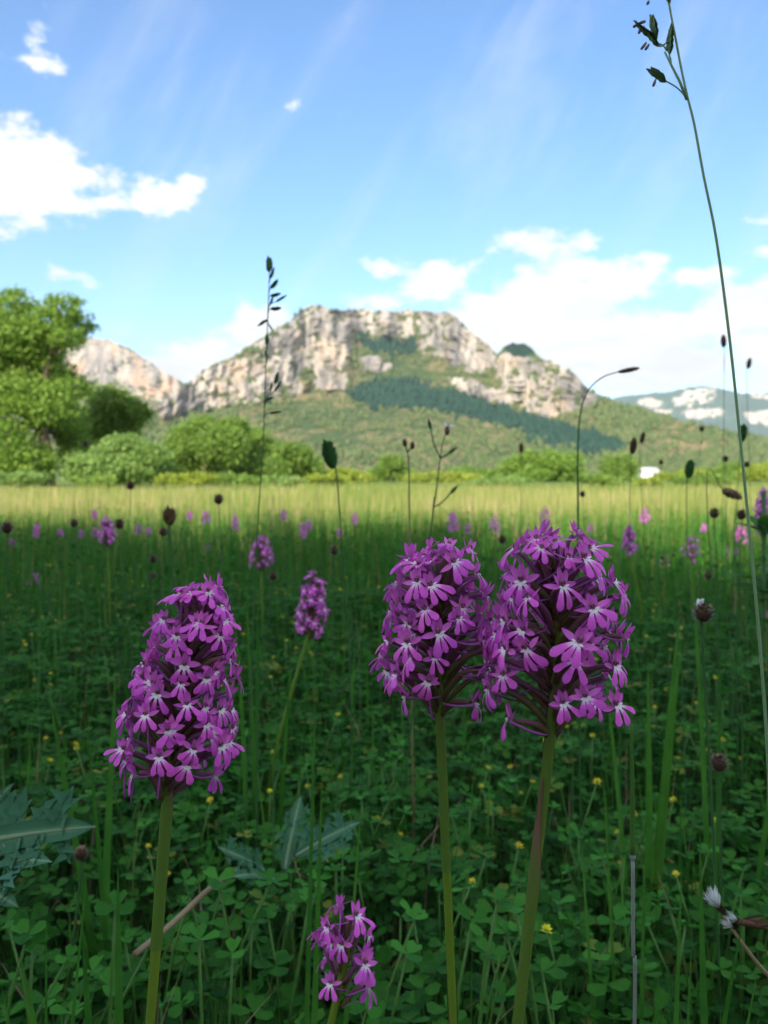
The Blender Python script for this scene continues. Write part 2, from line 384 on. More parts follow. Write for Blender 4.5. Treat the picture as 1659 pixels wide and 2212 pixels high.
TERRAIN = {}
def build_mountain(name, crest, px0, px1, step, Y0, base_py, polys, wood_shade, rows, slope0, slope1, mat, seed, flute, label_polys=None, rough=1.0):
    px = np.arange(px0, px1 + 1, step, dtype=float); cxs, cys = zip(*crest); cr = np.interp(px, cxs, cys)
    cr = cr + (fbm(px / 14., px * 0 + seed, 4, seed) - .5) * 9 * rough
    t = np.linspace(0, 1, rows)
    PX = np.repeat(px[None], rows, 0); PY = base_py + (cr[None] - base_py) * t[:, None]
    rock = soft_mask(PX, PY, polys, 7, seed); wood = soft_mask(PX, PY, wood_shade, 14, seed + 50) if wood_shade else rock * 0  # wood mask also holds the painted shade band
    E = (HOR - PY) / FPX
    # patchy scrub inside the rock
    scrub = fbm(PX / 15., PY / 8., 4, seed + 7, .65)
    rk = rock * np.clip((.62 - scrub) * 9 + .5, 0, 1)
    k = 5; ker = np.ones(2 * k + 1) / (2 * k + 1)
    sm = np.apply_along_axis(lambda a: np.convolve(np.pad(a, k, mode='edge'), ker, 'valid'), 1, rk)
    tt = np.clip(t * 1.25, 0, 1)[:, None]
    slope = (slope0 + (slope1 - slope0) * tt) * (1 - sm) + 2.2 * sm
    dE = np.diff(E, axis=0); Yc = np.zeros(PX.shape); Yc[0] = Y0
    for i in range(1, rows):
        s = np.maximum(slope[i], E[i] + .06); Yc[i] = Yc[i - 1] * (1 + np.maximum(dE[i - 1], 0) / (s - E[i]))
    ker2 = np.ones(9) / 9
    Yc = np.apply_along_axis(lambda a: np.convolve(np.pad(a, 4, mode='edge'), ker2, 'valid'), 1, Yc)
    sc = Yc.mean() / FPX
    fl = (fbm(PX / 17., PY / 55., 5, seed + 3, .6) - .5) * 2 * flute * sm + (fbm(PX / 40., PY / 30., 4, seed + 4) - .5) * flute * .8 * t[:, None]
    fl += (np.abs(fbm(PX / 30., PY / 120., 3, seed + 9) - .5)) * -2.4 * flute * sm
    Yd = Yc + fl
    X = (PX - CX) / FPX * Yd; Z = CAMZ + E * Yd
    # back side falls away behind the crest
    nb = 8; Xb, Yb, Zb = [], [], []
    for i in range(1, nb + 1):
        dy = (i / nb) ** 1.3 * Yc.max() * .45; yy = Yd[-1] + dy
        Xb.append((px - CX) / FPX * yy); Yb.append(yy); Zb.append(np.maximum(Z[-1] - dy * .12 * (.4 + i / nb) - (fbm(px / 30., px * 0 + i, 3, seed + 20) - .3) * dy * .1, -20 if i == nb else -5))
    Zb[-1] = Zb[-1] * 0 - 5
    X = np.vstack([X] + [b[None] for b in Xb]); Y = np.vstack([Yd] + [b[None] for b in Yb]); Zz = np.vstack([Z] + [b[None] for b in Zb])
    R = np.vstack([rk, np.zeros((nb, len(px)))]); W = np.vstack([wood, np.zeros((nb, len(px)))])
    n = len(px); m = rows + nb; i = np.arange(m - 1)[:, None] * n + np.arange(n - 1)[None]
    F = np.stack([i, i + 1, i + 1 + n, i + n], -1).reshape(-1, 4)
    V = np.stack([X, Y, Zz], -1).reshape(-1, 3)
    o = add(name, mesh_np(name, V, F, mat, {'rock': R.ravel(), 'wood': W.ravel()}, smooth=False)); tag(o, kind='structure')  # 'wood' attribute: wood plus the painted shade band
    TERRAIN[seed] = (X[:rows], Y[:rows], Zz[:rows], rk, wood, PX, PY)
    return o

CREST = [(-400, 1000), (-100, 985), (150, 955), (300, 905), (360, 868), (400, 834), (440, 802), (480, 782), (520, 766), (560, 738), (600, 712), (628, 698), (655, 670), (668, 664), (690, 663), (705, 670), (735, 673), (780, 672), (850, 677), (880, 673), (930, 676), (968, 678), (985, 690), (1010, 714), (1048, 744), (1072, 764), (1084, 754), (1104, 744), (1130, 743), (1147, 758), (1165, 776), (1200, 787), (1240, 812), (1270, 842), (1300, 860), (1340, 876), (1400, 892), (1500, 918), (1660, 955), (1900, 985), (2100, 1005)]
ROCKS = [[(630, 700), (660, 660), (700, 655), (740, 668), (890, 668), (892, 738), (850, 735), (800, 722), (765, 722), (757, 775), (700, 780), (640, 765), (590, 765), (540, 755), (600, 712)],
         [(897, 668), (980, 670), (1020, 712), (1072, 758), (1066, 792), (1040, 812), (1005, 802), (950, 775), (905, 762)],
         [(385, 835), (440, 795), (520, 778), (580, 760), (660, 762), (760, 772), (735, 800), (652, 800), (656, 852), (600, 866), (540, 874), (470, 884), (400, 892), (350, 905), (330, 880)],
         [(690, 800), (755, 806), (745, 845), (700, 852), (668, 830)],
         [(770, 770), (840, 775), (850, 800), (790, 808)],
         [(950, 815), (1010, 818), (1095, 852), (1105, 882), (1060, 872), (1000, 852)],
         [(1072, 775), (1090, 765), (1115, 772), (1140, 768), (1165, 785), (1205, 785), (1245, 808), (1285, 845), (1300, 868), (1230, 890), (1180, 908), (1130, 886), (1095, 862), (1075, 820)]]
WOOD_SHADE = [[(745, 852), (830, 826), (900, 828), (960, 850), (1040, 874), (1130, 902), (1220, 930), (1290, 955), (1360, 975), (1270, 978), (1150, 948), (1050, 908), (960, 888), (880, 884), (800, 884)],  # first outline: cast shade on the slope, painted as dark growth
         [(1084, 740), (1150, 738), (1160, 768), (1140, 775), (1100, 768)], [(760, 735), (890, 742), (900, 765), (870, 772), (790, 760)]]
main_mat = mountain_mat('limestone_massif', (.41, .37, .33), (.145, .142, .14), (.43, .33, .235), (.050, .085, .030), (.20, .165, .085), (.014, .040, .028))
build_mountain('mountain', CREST, -400, 2100, 4, 760., 1034., ROCKS, WOOD_SHADE, 190, .22, .62, main_mat, 3, 24.)
LEFT = [(-500, 800), (-150, 740), (60, 735), (130, 742), (170, 735), (205, 732), (240, 737), (280, 752), (320, 778), (360, 806), (400, 832), (450, 870), (560, 930), (800, 1000)]
LROCK = [[(-500, 790), (60, 728), (240, 730), (330, 780), (385, 822), (400, 850), (350, 870), (280, 850), (200, 832), (-500, 880)], [(200, 850), (330, 880), (380, 900), (330, 910), (220, 890)]]
left_mat = mountain_mat('ochre_cliffs', (.40, .35, .30), (.18, .17, .165), (.46, .29, .19), (.05, .08, .035), (.13, .125, .06), (.015, .04, .03))
build_mountain('mountain_behind', LEFT, -500, 800, 5, 1900., 1034., LROCK, [], 110, .3, .6, left_mat, 71, 38.)
RIGHT = [(1100, 990), (1200, 930), (1290, 872), (1325, 860), (1380, 853), (1450, 846), (1495, 836), (1520, 834), (1545, 838), (1565, 845), (1600, 851), (1660, 849), (1800, 842), (2000, 850), (2300, 900)]
RROCK = [[(1380, 862), (1430, 866), (1425, 880), (1370, 876)], [(1450, 862), (1500, 840), (1545, 842), (1540, 868), (1500, 880), (1455, 876)], [(1470, 888), (1560, 880), (1560, 900), (1480, 908)], [(1610, 852), (1680, 848), (1800, 846), (1800, 866), (1620, 862)], [(1400, 884), (1450, 886), (1440, 900)], [(1600, 890), (1660, 885), (1700, 925), (1620, 920)]]
right_mat = mountain_mat('far_ridge', (.55, .49, .42), (.34, .32, .29), (.50, .40, .31), (.035, .085, .055), (.06, .11, .07), (.02, .05, .04))
build_mountain('far_ridge', RIGHT, 1100, 2300, 5, 4300., 1034., RROCK, [], 90, .25, .5, right_mat, 131, 40., rough=.6)

def scatter(name, tv, tf, R, T, mat, var=None, extra=None, smooth=True):
    """one mesh with many small copies of a template: R (N,3,3), T (N,3)"""
    N = len(T); V = (np.einsum('nij,kj->nki', R, tv) + T[:, None, :]).reshape(-1, 3)
    F = (tf[None] + (np.arange(N) * len(tv))[:, None, None]).reshape(-1, tf.shape[1])
    v = np.repeat(RNG.random(N) if var is None else var, len(tv))
    return mesh_np(name, V, F, mat, {'tone': v}, smooth=smooth)
def rotz(a):
    c, s = np.cos(a), np.sin(a); o = np.zeros_like(a); i = np.ones_like(a)
    return np.stack([np.stack([c, -s, o], -1), np.stack([s, c, o], -1), np.stack([o, o, i], -1)], -2)
def rotx(a):
    c, s = np.cos(a), np.sin(a); o = np.zeros_like(a); i = np.ones_like(a)
    return np.stack([np.stack([i, o, o], -1), np.stack([o, c, -s], -1), np.stack([o, s, c], -1)], -2)
def rand_rot(N):
    return rotz(RNG.random(N) * 6.283) @ rotx(np.arccos(RNG.uniform(-1, 1, N))) @ rotz(RNG.random(N) * 6.283)

# woods on the slopes: low crowns too far away to count; dark ones paint in the shade band
def hillside_wood_shade():
    X, Y, Z, rk, wood, PX, PY = TERRAIN[3]
    br = np.array([(0, 0, 1.0), (.62, 0, .72), (.2, .6, .75), (-.5, .36, .7), (-.5, -.36, .78), (.2, -.6, .7), (.7, .2, .2), (.05, .75, .25), (-.7, .1, .2), (-.3, -.68, .22), (.45, -.6, .2)])
    bf = np.array([(0, 1, 2), (0, 2, 3), (0, 3, 4), (0, 4, 5), (0, 5, 1), (1, 6, 2), (6, 7, 2), (2, 7, 3), (7, 8, 3), (3, 8, 4), (8, 9, 4), (4, 9, 5), (9, 10, 5), (5, 10, 1), (10, 6, 1)])
    den = fbm(PX / 60., PY / 22., 4, 77); rows, cols = X.shape
    for nm, cnt, lab, mat, shade_band in (('broadleaf_wood', 9000, 'scattered olive green scrub and broadleaf wood on the mountain slope', 'wood_b', False), ('wood_shade_band', 7000, 'dense dark blue green crowns painting in the shade band running down below the cliffs', 'wood_shade_c', True)):
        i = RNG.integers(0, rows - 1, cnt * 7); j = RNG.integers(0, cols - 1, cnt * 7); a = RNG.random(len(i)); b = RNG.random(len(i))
        p = (wood[i, j] + RNG.random(len(i)) * .5 > .6) if shade_band else ((rk[i, j] < .3) & (den[i, j] + RNG.random(len(i)) * .35 > .62) & (wood[i, j] < .5))
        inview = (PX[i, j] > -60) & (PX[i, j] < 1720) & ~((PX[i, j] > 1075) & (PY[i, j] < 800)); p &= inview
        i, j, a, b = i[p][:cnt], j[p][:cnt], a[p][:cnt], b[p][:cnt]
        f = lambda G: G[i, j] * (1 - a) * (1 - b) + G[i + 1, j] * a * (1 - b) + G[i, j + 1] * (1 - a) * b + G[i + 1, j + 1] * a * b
        T = np.stack([f(X), f(Y), f(Z) - .8], -1); N = len(T); h = RNG.uniform(4, 9, N) * (1.15 if shade_band else .8); w = h * RNG.uniform(.35, .5, N) * (.8 if shade_band else 1.35)
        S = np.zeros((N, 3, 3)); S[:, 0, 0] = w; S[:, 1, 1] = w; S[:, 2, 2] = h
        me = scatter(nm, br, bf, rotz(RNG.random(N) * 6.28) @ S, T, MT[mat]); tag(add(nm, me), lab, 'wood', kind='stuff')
MT['wood_b'] = leaf_mat('hill_broadleaf', (.055, .095, .03), (.13, .15, .06), scale=.02, trans=0, rough=.9, spec=.05)
MT['wood_shade_c'] = leaf_mat('hill_wood_shade', (0.014, 0.046, 0.035), (0.030, 0.074, 0.049), scale=.02, trans=0, rough=.9, spec=.05)  # crown colour kept dark to paint the shade band below the cliffs
hillside_wood_shade()

# ------------------------------------------------------------------ trees
LEAF_V = np.array([(0, 0, 0), (-.33, .45, .06), (0, 1, -.04), (.33, .45, .06)]); LEAF_F = np.array([(0, 1, 2, 3)])
def crown_mesh(name, clumps, nleaf, size, mat):
    vol = np.array([c[3] ** 2 * c[4] for c in clumps]) ** .75; cnt = (vol / vol.sum() * nleaf).astype(int)
    Ps, Ns = [], []
    for (x, y, z, rx, rz), n in zip(clumps, cnt):
        nt = max(n // 16, 6); u = RNG.normal(size=(nt, 3)); u /= np.linalg.norm(u, axis=1)[:, None]; rr = RNG.uniform(.35, 1.0, nt) ** .55
        tw = u * rr[:, None] * np.array([rx, rx, rz]); tw *= (1 + .25 * (RNG.random(nt) - .5))[:, None]
        k = RNG.integers(0, nt, n); p = tw[k] + RNG.normal(size=(n, 3)) * np.array([rx, rx, rz]) * .15
        Ps.append(p + np.array([x, y, z])); Ns.append(u[k])
    Pt = np.concatenate(Ps); N = len(Pt)
    R = rand_rot(N) * (size * RNG.uniform(.6, 1.35, N))[:, None, None]
    return scatter(name, LEAF_V, LEAF_F, R, Pt, mat, smooth=False)
def make_tree(name, base, clumps, trunk_r, nleaf, leaf, mat, lab, cat, grp, lean=0.0):
    """clumps in world metres relative to the base"""
    root = empty(name, base); tag(root, lab, cat, grp)
    mb = MB(); top = max(c[2] for c in clumps); cxm = np.mean([c[0] for c in clumps])
    fork = Vector((lean * .5, 0, top * .36))
    mb.tube(smooth_path([Vector((0, 0, -.15)), Vector((lean * .12, 0, top * .16)), fork], 8), [trunk_r * 1.35, trunk_r * 1.1] + [trunk_r * (1 - .05 * i) for i in range(7)], 9, lambda t: t)
    for c in clumps:
        e = Vector(c[:3]); mid = fork.lerp(e, .5) + Vector((U(-.2, .2), U(-.2, .2), .12 * (e - fork).length))
        r = trunk_r * .55; pts = smooth_path([fork - Vector((0, 0, .1)), mid, e + Vector((0, 0, c[4] * .4))], 7)
        mb.tube(pts, [r * (1 - .85 * i / 7) for i in range(8)], 6, lambda t: t)
        for q in range(4):
            u = Vector((U(-1, 1), U(-1, 1), U(-.3, 1))).normalized(); tip = e + Vector((u.x * c[3], u.y * c[3], u.z * c[4])) * .85
            mb.tube([pts[4], pts[4].lerp(tip, .5) + Vector((0, 0, .1)), tip], [r * .35, r * .2, r * .06], 4, lambda t: t)
    add('trunk', mb.mesh('trunk', MT['bark']), root)
    add('crown', crown_mesh('crown', clumps, nleaf, leaf, MT[mat]), root)
    return root
def px_tree(name, d, bpx, cl, trunk_r, nleaf, leaf, mat, lab, cat='tree', grp=None, lean=0.0, dy=1.0):
    b = P(bpx, 1030, d); b.z = 0; out = []
    for (px, py, r, ry) in cl:
        y = d + U(-1, 1) * dy; p = P(px, py, y); out.append((p.x - b.x, p.y - b.y, max(p.z, .2), r / FPX * d, ry / FPX * d))
    return make_tree(name, b, out, trunk_r, nleaf, leaf, mat, lab, cat, grp, lean)

px_tree('ash_tree', 31., 104, [(-70, 700, 70, 60), (30, 660, 42, 34), (-20, 760, 85, 60), (70, 735, 55, 42), (135, 668, 42, 34), (168, 706, 36, 30), (140, 730, 40, 22), (95, 800, 60, 40), (150, 835, 50, 30), (-60, 860, 90, 60), (40, 860, 70, 45), (0, 960, 70, 55), (-90, 960, 80, 70), (150, 920, 45, 45), (60, 1000, 60, 40), (110, 870, 60, 45), (60, 790, 60, 45), (20, 720, 60, 45), (165, 985, 45, 50), (100, 700, 42, 32)],
        .27, 60000, .135, 'crown_a', 'tall broad green tree with dark leaning trunk, the highest tree by the meadow', lean=-.35, dy=1.6)
px_tree('field_tree', 37., 262, [(240, 870, 44, 34), (272, 900, 40, 40), (215, 920, 50, 40), (255, 960, 55, 45), (300, 890, 24, 22)], .16, 19000, .15, 'crown_c', 'rounded dark green tree standing beside the tallest tree', grp=None, dy=1.4)
px_tree('willow_bush', 27., 280, [(270, 968, 46, 26), (325, 985, 38, 26), (230, 1000, 40, 32), (285, 1010, 60, 30), (345, 1018, 28, 26), (180, 1015, 36, 30)], .10, 17000, .125, 'crown_b', 'feathery pale green willow bush below the rounded tree', 'bush', dy=.9)
px_tree('hedge_tree', 44., 440, [(400, 965, 44, 40), (445, 935, 50, 32), (480, 965, 52, 44), (420, 1010, 55, 38), (505, 925, 34, 22)], .15, 19000, .18, 'crown_c', 'tallest and widest of the bushy trees along the meadow edge', 'tree', 'trees along the meadow edge', dy=1.6)
px_tree('hedge_tree', 47., 555, [(545, 960, 50, 34), (585, 985, 46, 36), (530, 1005, 50, 40), (575, 1020, 50, 34)], .14, 16000, .18, 'crown_c', 'middle one of the bushy trees along the meadow edge', 'tree', 'trees along the meadow edge', dy=1.6)
px_tree('hedge_tree', 50., 645, [(640, 985, 34, 26), (665, 1010, 34, 30), (625, 1020, 36, 28)], .11, 9000, .19, 'crown_c', 'smallest bushy tree at the end of the tree row', 'tree', 'trees along the meadow edge', dy=1.4)
for (bx, cl, mt, d, lab) in [
        (745, [(735, 1032, 40, 18), (770, 1036, 32, 14)], 'crown_y', 52., 'low yellow green bush past the end of the tree row'),
        (845, [(845, 1006, 30, 22), (820, 1030, 30, 18), (870, 1030, 32, 20)], 'crown_c', 60., 'bright green bush with single rounded top amid low scrub'),
        (965, [(950, 1040, 46, 14), (1000, 1038, 40, 14), (910, 1042, 34, 12)], 'crown_y', 52., 'flat spreading yellow green bush in front of darker bushes'),
        (1020, [(1005, 1026, 42, 18), (1050, 1030, 36, 16)], 'crown_c', 78., 'low dark bush behind the flat yellow green one'),
        (1125, [(1110, 1012, 34, 24), (1140, 998, 34, 24), (1150, 1026, 36, 20)], 'crown_a', 62., 'larger rounded bush beside a two-topped bush across the meadow'),
        (1215, [(1190, 1000, 26, 26), (1230, 1002, 32, 26), (1215, 1028, 40, 18)], 'crown_a', 62., 'two-topped green bush standing across the meadow'),
        (1335, [(1322, 1012, 28, 26), (1352, 1008, 26, 26), (1335, 1032, 36, 16)], 'crown_c', 70., 'dark rounded bush close to the white shed'),
        (1460, [(1450, 1034, 40, 14), (1495, 1030, 36, 16)], 'crown_y', 74., 'low yellow green bush beyond the white shed'),
        (1560, [(1545, 1030, 40, 20), (1590, 1020, 36, 24)], 'crown_c', 80., 'bush with lopsided crown below the far ridge'),
        (1650, [(1640, 1026, 44, 22), (1690, 1020, 40, 26)], 'crown_y', 70., 'spreading light green bush at the field end below the far ridge')]:
    px_tree('meadow_bush', d, bx, cl, .07, 5500, .21, mt, lab, 'bush', 'bushes across the meadow', dy=1.2)

for (px, d, wd, ht, mt, lab) in [
        (40, 23., 60, 20, 'crown_b', 'low pale green scrub clump at the foot of the tallest tree'), (205, 21., 46, 18, 'crown_c', 'low dark scrub clump before the willow bush'), (395, 24., 66, 20, 'crown_y', 'low yellow green scrub clump before the widest hedge tree'),
        (520, 25., 60, 18, 'crown_c', 'low green scrub clump before the middle hedge tree'), (610, 23., 40, 14, 'crown_b', 'small pale scrub clump near the smallest hedge tree'), (700, 26., 50, 18, 'crown_y', 'bright scrub clump past the smallest hedge tree'),
        (1080, 26., 60, 16, 'crown_b', 'pale scrub clump before the larger rounded bush'), (1290, 27., 56, 20, 'crown_c', 'green scrub clump before the dark rounded bush'), (1400, 24., 30, 10, 'crown_y', 'small scrub clump under the white shed'), (1530, 25., 70, 18, 'crown_c', 'wide scrub clump before the lopsided bush')]:
    px_tree('scrub_clump', d, px, [(px + U(-.7, .7) * wd, 1048 - U(.1, .9) * ht, U(.35, .6) * wd, U(.4, .7) * ht) for _ in range(6)], .02, 2200, .10, mt, lab, 'scrub', 'scrub clumps at the field edge', dy=1.0)

# the wood edge behind the viewer that shades the near meadow
def shade_row():
    first = None
    ht = SUN_DIR.z / math.hypot(SUN_DIR.x, SUN_DIR.y); h2 = Vector((SUN_DIR.x, SUN_DIR.y)).normalized()
    k = 0
    for back, H, xs in ((14.5, 8.35, np.arange(-13, 14, 2.9)), (21.0, 11.0, np.arange(-15, 17, 3.6))):
        for x in xs:
            hh = H + U(-.35, .45)
            base = Vector((x + U(-.4, .4) + h2.x * back, h2.y * back + 0.2, 0))
            if first is None:
                H0 = hh; cl = [(U(-1.6, 1.6), U(-1.3, 1.3), z, U(1.5, 2.0), U(1.1, 1.5)) for z in (hh * .42, hh * .5, hh * .58, hh * .66, hh * .72, hh * .78)] + [(x_, U(-.5, .5), hh - 1.25, 1.5, 1.15) for x_ in (-1.7, 0, 1.6)]
                first = make_tree('wood_edge_tree', base, cl, .2, 15000, .34, 'crown_c', 'tree of the wood edge that shades the orchid meadow', 'tree', 'trees of the wood edge')
            else:
                o = first.copy(); COL.objects.link(o); o.location = base; o.rotation_euler = (0, 0, U(0, 6.28)); s = hh / H0; o.scale = (1.02, 1.02, s)
                for ch in first.children:
                    c = ch.copy(); COL.objects.link(c); c.parent = o
            k += 1
shade_row()

def shed():
    p = P(1400, 1030, 330.); p.z = 0; root = empty('shed', p); tag(root, 'small white shed far off behind the meadow bushes', 'shed')
    w, dp, h = 3.2, 4.0, 2.6
    V = np.array([(-w, -dp, 0), (w, -dp, 0), (w, dp, 0), (-w, dp, 0), (-w, -dp, h), (w, -dp, h), (w, dp, h), (-w, dp, h), (-w, 0, h + 1.5), (w, 0, h + 1.5)], float)
    wm, T = new_mat('limewash'); tc = T.node('ShaderNodeTexCoord'); finish(T, T.mix(T.noise(tc.outputs['Object'], 1.5), (.70, .69, .66), (.82, .81, .79)), .8, .2)
    rm, T = new_mat('roof_sheet'); tc = T.node('ShaderNodeTexCoord'); finish(T, T.mix(T.noise(tc.outputs['Object'], 2.5), (.50, .47, .44), (.62, .60, .57)), .7, .2)
    me = mesh_np('wall', V, [np.array([(0, 1, 5, 4), (1, 2, 6, 5), (2, 3, 7, 6), (3, 0, 4, 7)]), np.array([(4, 7, 8), (5, 9, 6)])], wm, smooth=False); add('wall', me, root)
    e = .35; Vr = np.array([(-w - e, -dp - e, h - .35), (w + e, -dp - e, h - .35), (w + e, 0, h + 1.62), (-w - e, 0, h + 1.62), (-w - e, dp + e, h - .35), (w + e, dp + e, h - .35)]); Vr2 = Vr + np.array([0, 0, .12])
    me = mesh_np('roof', np.vstack([Vr, Vr2]), np.array([(6, 7, 8, 9), (9, 8, 11, 10), (1, 0, 3, 2), (2, 3, 4, 5), (0, 1, 7, 6), (5, 4, 10, 11), (1, 2, 8, 7), (2, 5, 11, 8), (3, 0, 6, 9), (4, 3, 9, 10)]), rm, smooth=False); add('roof', me, root)
    dm, T = new_mat('shed_door'); tc = T.node('ShaderNodeTexCoord'); finish(T, T.mix(T.noise(tc.outputs['Object'], 3.0), (.10, .08, .06), (.16, .13, .10)), .7, .2)
    V = np.array([(-.6, 0, 0), (.6, 0, 0), (.6, 0, 2.05), (-.6, 0, 2.05), (-.6, -.06, 0), (.6, -.06, 0), (.6, -.06, 2.05), (-.6, -.06, 2.05)]) + np.array([1.2, -dp - .003, 0])
    add('door', mesh_np('door', V, np.array([(4, 5, 6, 7), (0, 4, 7, 3), (5, 1, 2, 6), (7, 6, 2, 3)]), dm, smooth=False), root)
shed()

# ------------------------------------------------------------------ orchids
LIPW = wprof([0, .15, .45, .75, .92, 1], [.40, .48, .85, 1.18, 1.02, .42]); PTW = wprof([0, .2, .5, .8, 1], [.55, .95, 1.0, .62, .04])
def ss(a, b, x): x = min(max((x - a) / (b - a), 0), 1); return x * x * (3 - 2 * x)
def flower_meshes(k):
    r = np.random.default_rng(100 + k); j = lambda a: float(r.uniform(-a, a))
    lip = MB(); spread = .68 + j(.16); tl = j(.16)
    for sgn in (-1, 0, 1):
        a = sgn * spread + tl + j(.1); L = (7.2 + j(.9)) * MM * (1.0 if sgn else .97); kw = (1.12 + j(.18)) * MM * (1 if sgn else .95)
        lip.blade((sgn * .75 * MM, 1.2 * MM - abs(sgn) * .25 * MM, -.2 * MM), (math.sin(a), .80 + j(.2), -math.cos(a) * .9), (sgn * .12, .75, .62), L, lambda t, kw=kw: LIPW(t) * kw, 8, bend=-.85 + j(.4), cup=-.12, tone=lambda t: .05 + 1.0 * ss(.07, .50, t) + .12 * ss(.9, 1, t), across=5, sbend=j(.25))
    lip.blade((0, .2 * MM, .25 * MM), (0, .85, -.5), (0, .5, .85), 1.9 * MM, wprof([0, .5, 1], [.6, .75, .7], MM), 3, tone=lambda t: .02)
    for sgn in (-1, 1):
        lip.blade((sgn * .55 * MM, .9 * MM, .1 * MM), (sgn * .9, .45, .25), (-sgn * .2, .6, .8), 1.5 * MM, wprof([0, .5, 1], [.5, .5, .12], MM), 3, bend=-.4, tone=lambda t: .0)
    hood = MB()
    hood.blade((0, -.5 * MM, .5 * MM), (j(.06), .12, 1), (0, 1, -.1), (5.6 + j(.6)) * MM, lambda t: PTW(t) * 1.2 * MM, 7, bend=-.30 + j(.25), cup=.45, tone=lambda t: .55 + .5 * t + .7 * ss(.8, 1, t))
    for sgn in (-1, 1):
        hood.blade((sgn * .75 * MM, -.1 * MM, .5 * MM), (sgn * (.30 + j(.12)), .22, 1), (-sgn * .65, 1, 0), (5.0 + j(.6)) * MM, lambda t: PTW(t) * 1.0 * MM, 6, bend=-.25 + j(.25), cup=.35, tone=lambda t: .5 + .5 * t + .7 * ss(.8, 1, t))
    sep = []
    for sgn in (-1, 1):
        s = MB(); s.blade((sgn * .8 * MM, -.3 * MM, .1 * MM), (sgn, -.10 + j(.2), .18 + j(.22)), (0, .75, .6), (5.3 + j(.6)) * MM, lambda t: PTW(t) * 1.15 * MM, 7, bend=.25 + j(.4), cup=.25, twist=sgn * (.4 + j(.4)), tone=lambda t: .45 + .55 * t + .65 * ss(.8, 1, t)); sep.append(s)
    colm = MB(); colm.blob((0, .35 * MM, 1.2 * MM), (.85 * MM, .8 * MM, 1.25 * MM), 7, 5, .2); colm.blob((-.45 * MM, 1.05 * MM, 1.35 * MM), (.28 * MM, .3 * MM, .6 * MM), 5, 3, 1.2); colm.blob((.45 * MM, 1.05 * MM, 1.35 * MM), (.28 * MM, .3 * MM, .6 * MM), 5, 3, 1.2)
    return lip, hood, sep, colm
FLOWERS = []; FLOWER_ONE = []
for k in range(9):
    lip, hood, sep, colm = flower_meshes(k)
    FLOWERS.append((hood.mesh('flower', MT['sepal']), lip.mesh('lip', MT['petal']), [s.mesh('sepal', MT['sepal']) for s in sep], colm.mesh('column', MT['column'])))
    one = MB()
    for src, mi in ((lip, 0), (hood, 1), (sep[0], 1), (sep[1], 1)):
        o = len(one.v); one.v += src.v; one.t += src.t; one.f += [tuple(i + o for i in f) for f in src.f]; one.mi += [mi] * len(src.f)
    FLOWER_ONE.append((one, one.mesh('flower', [MT['petal'], MT['sepal']])))

def axis_frame(path, h):
    """point and tangent on a polyline at arc fraction h (0..1)"""
    u = min(max(h, 0), .9999) * (len(path) - 1); k = int(u); t = u - k
    return path[k].lerp(path[k + 1], t), (path[k + 1] - path[k]).normalized()

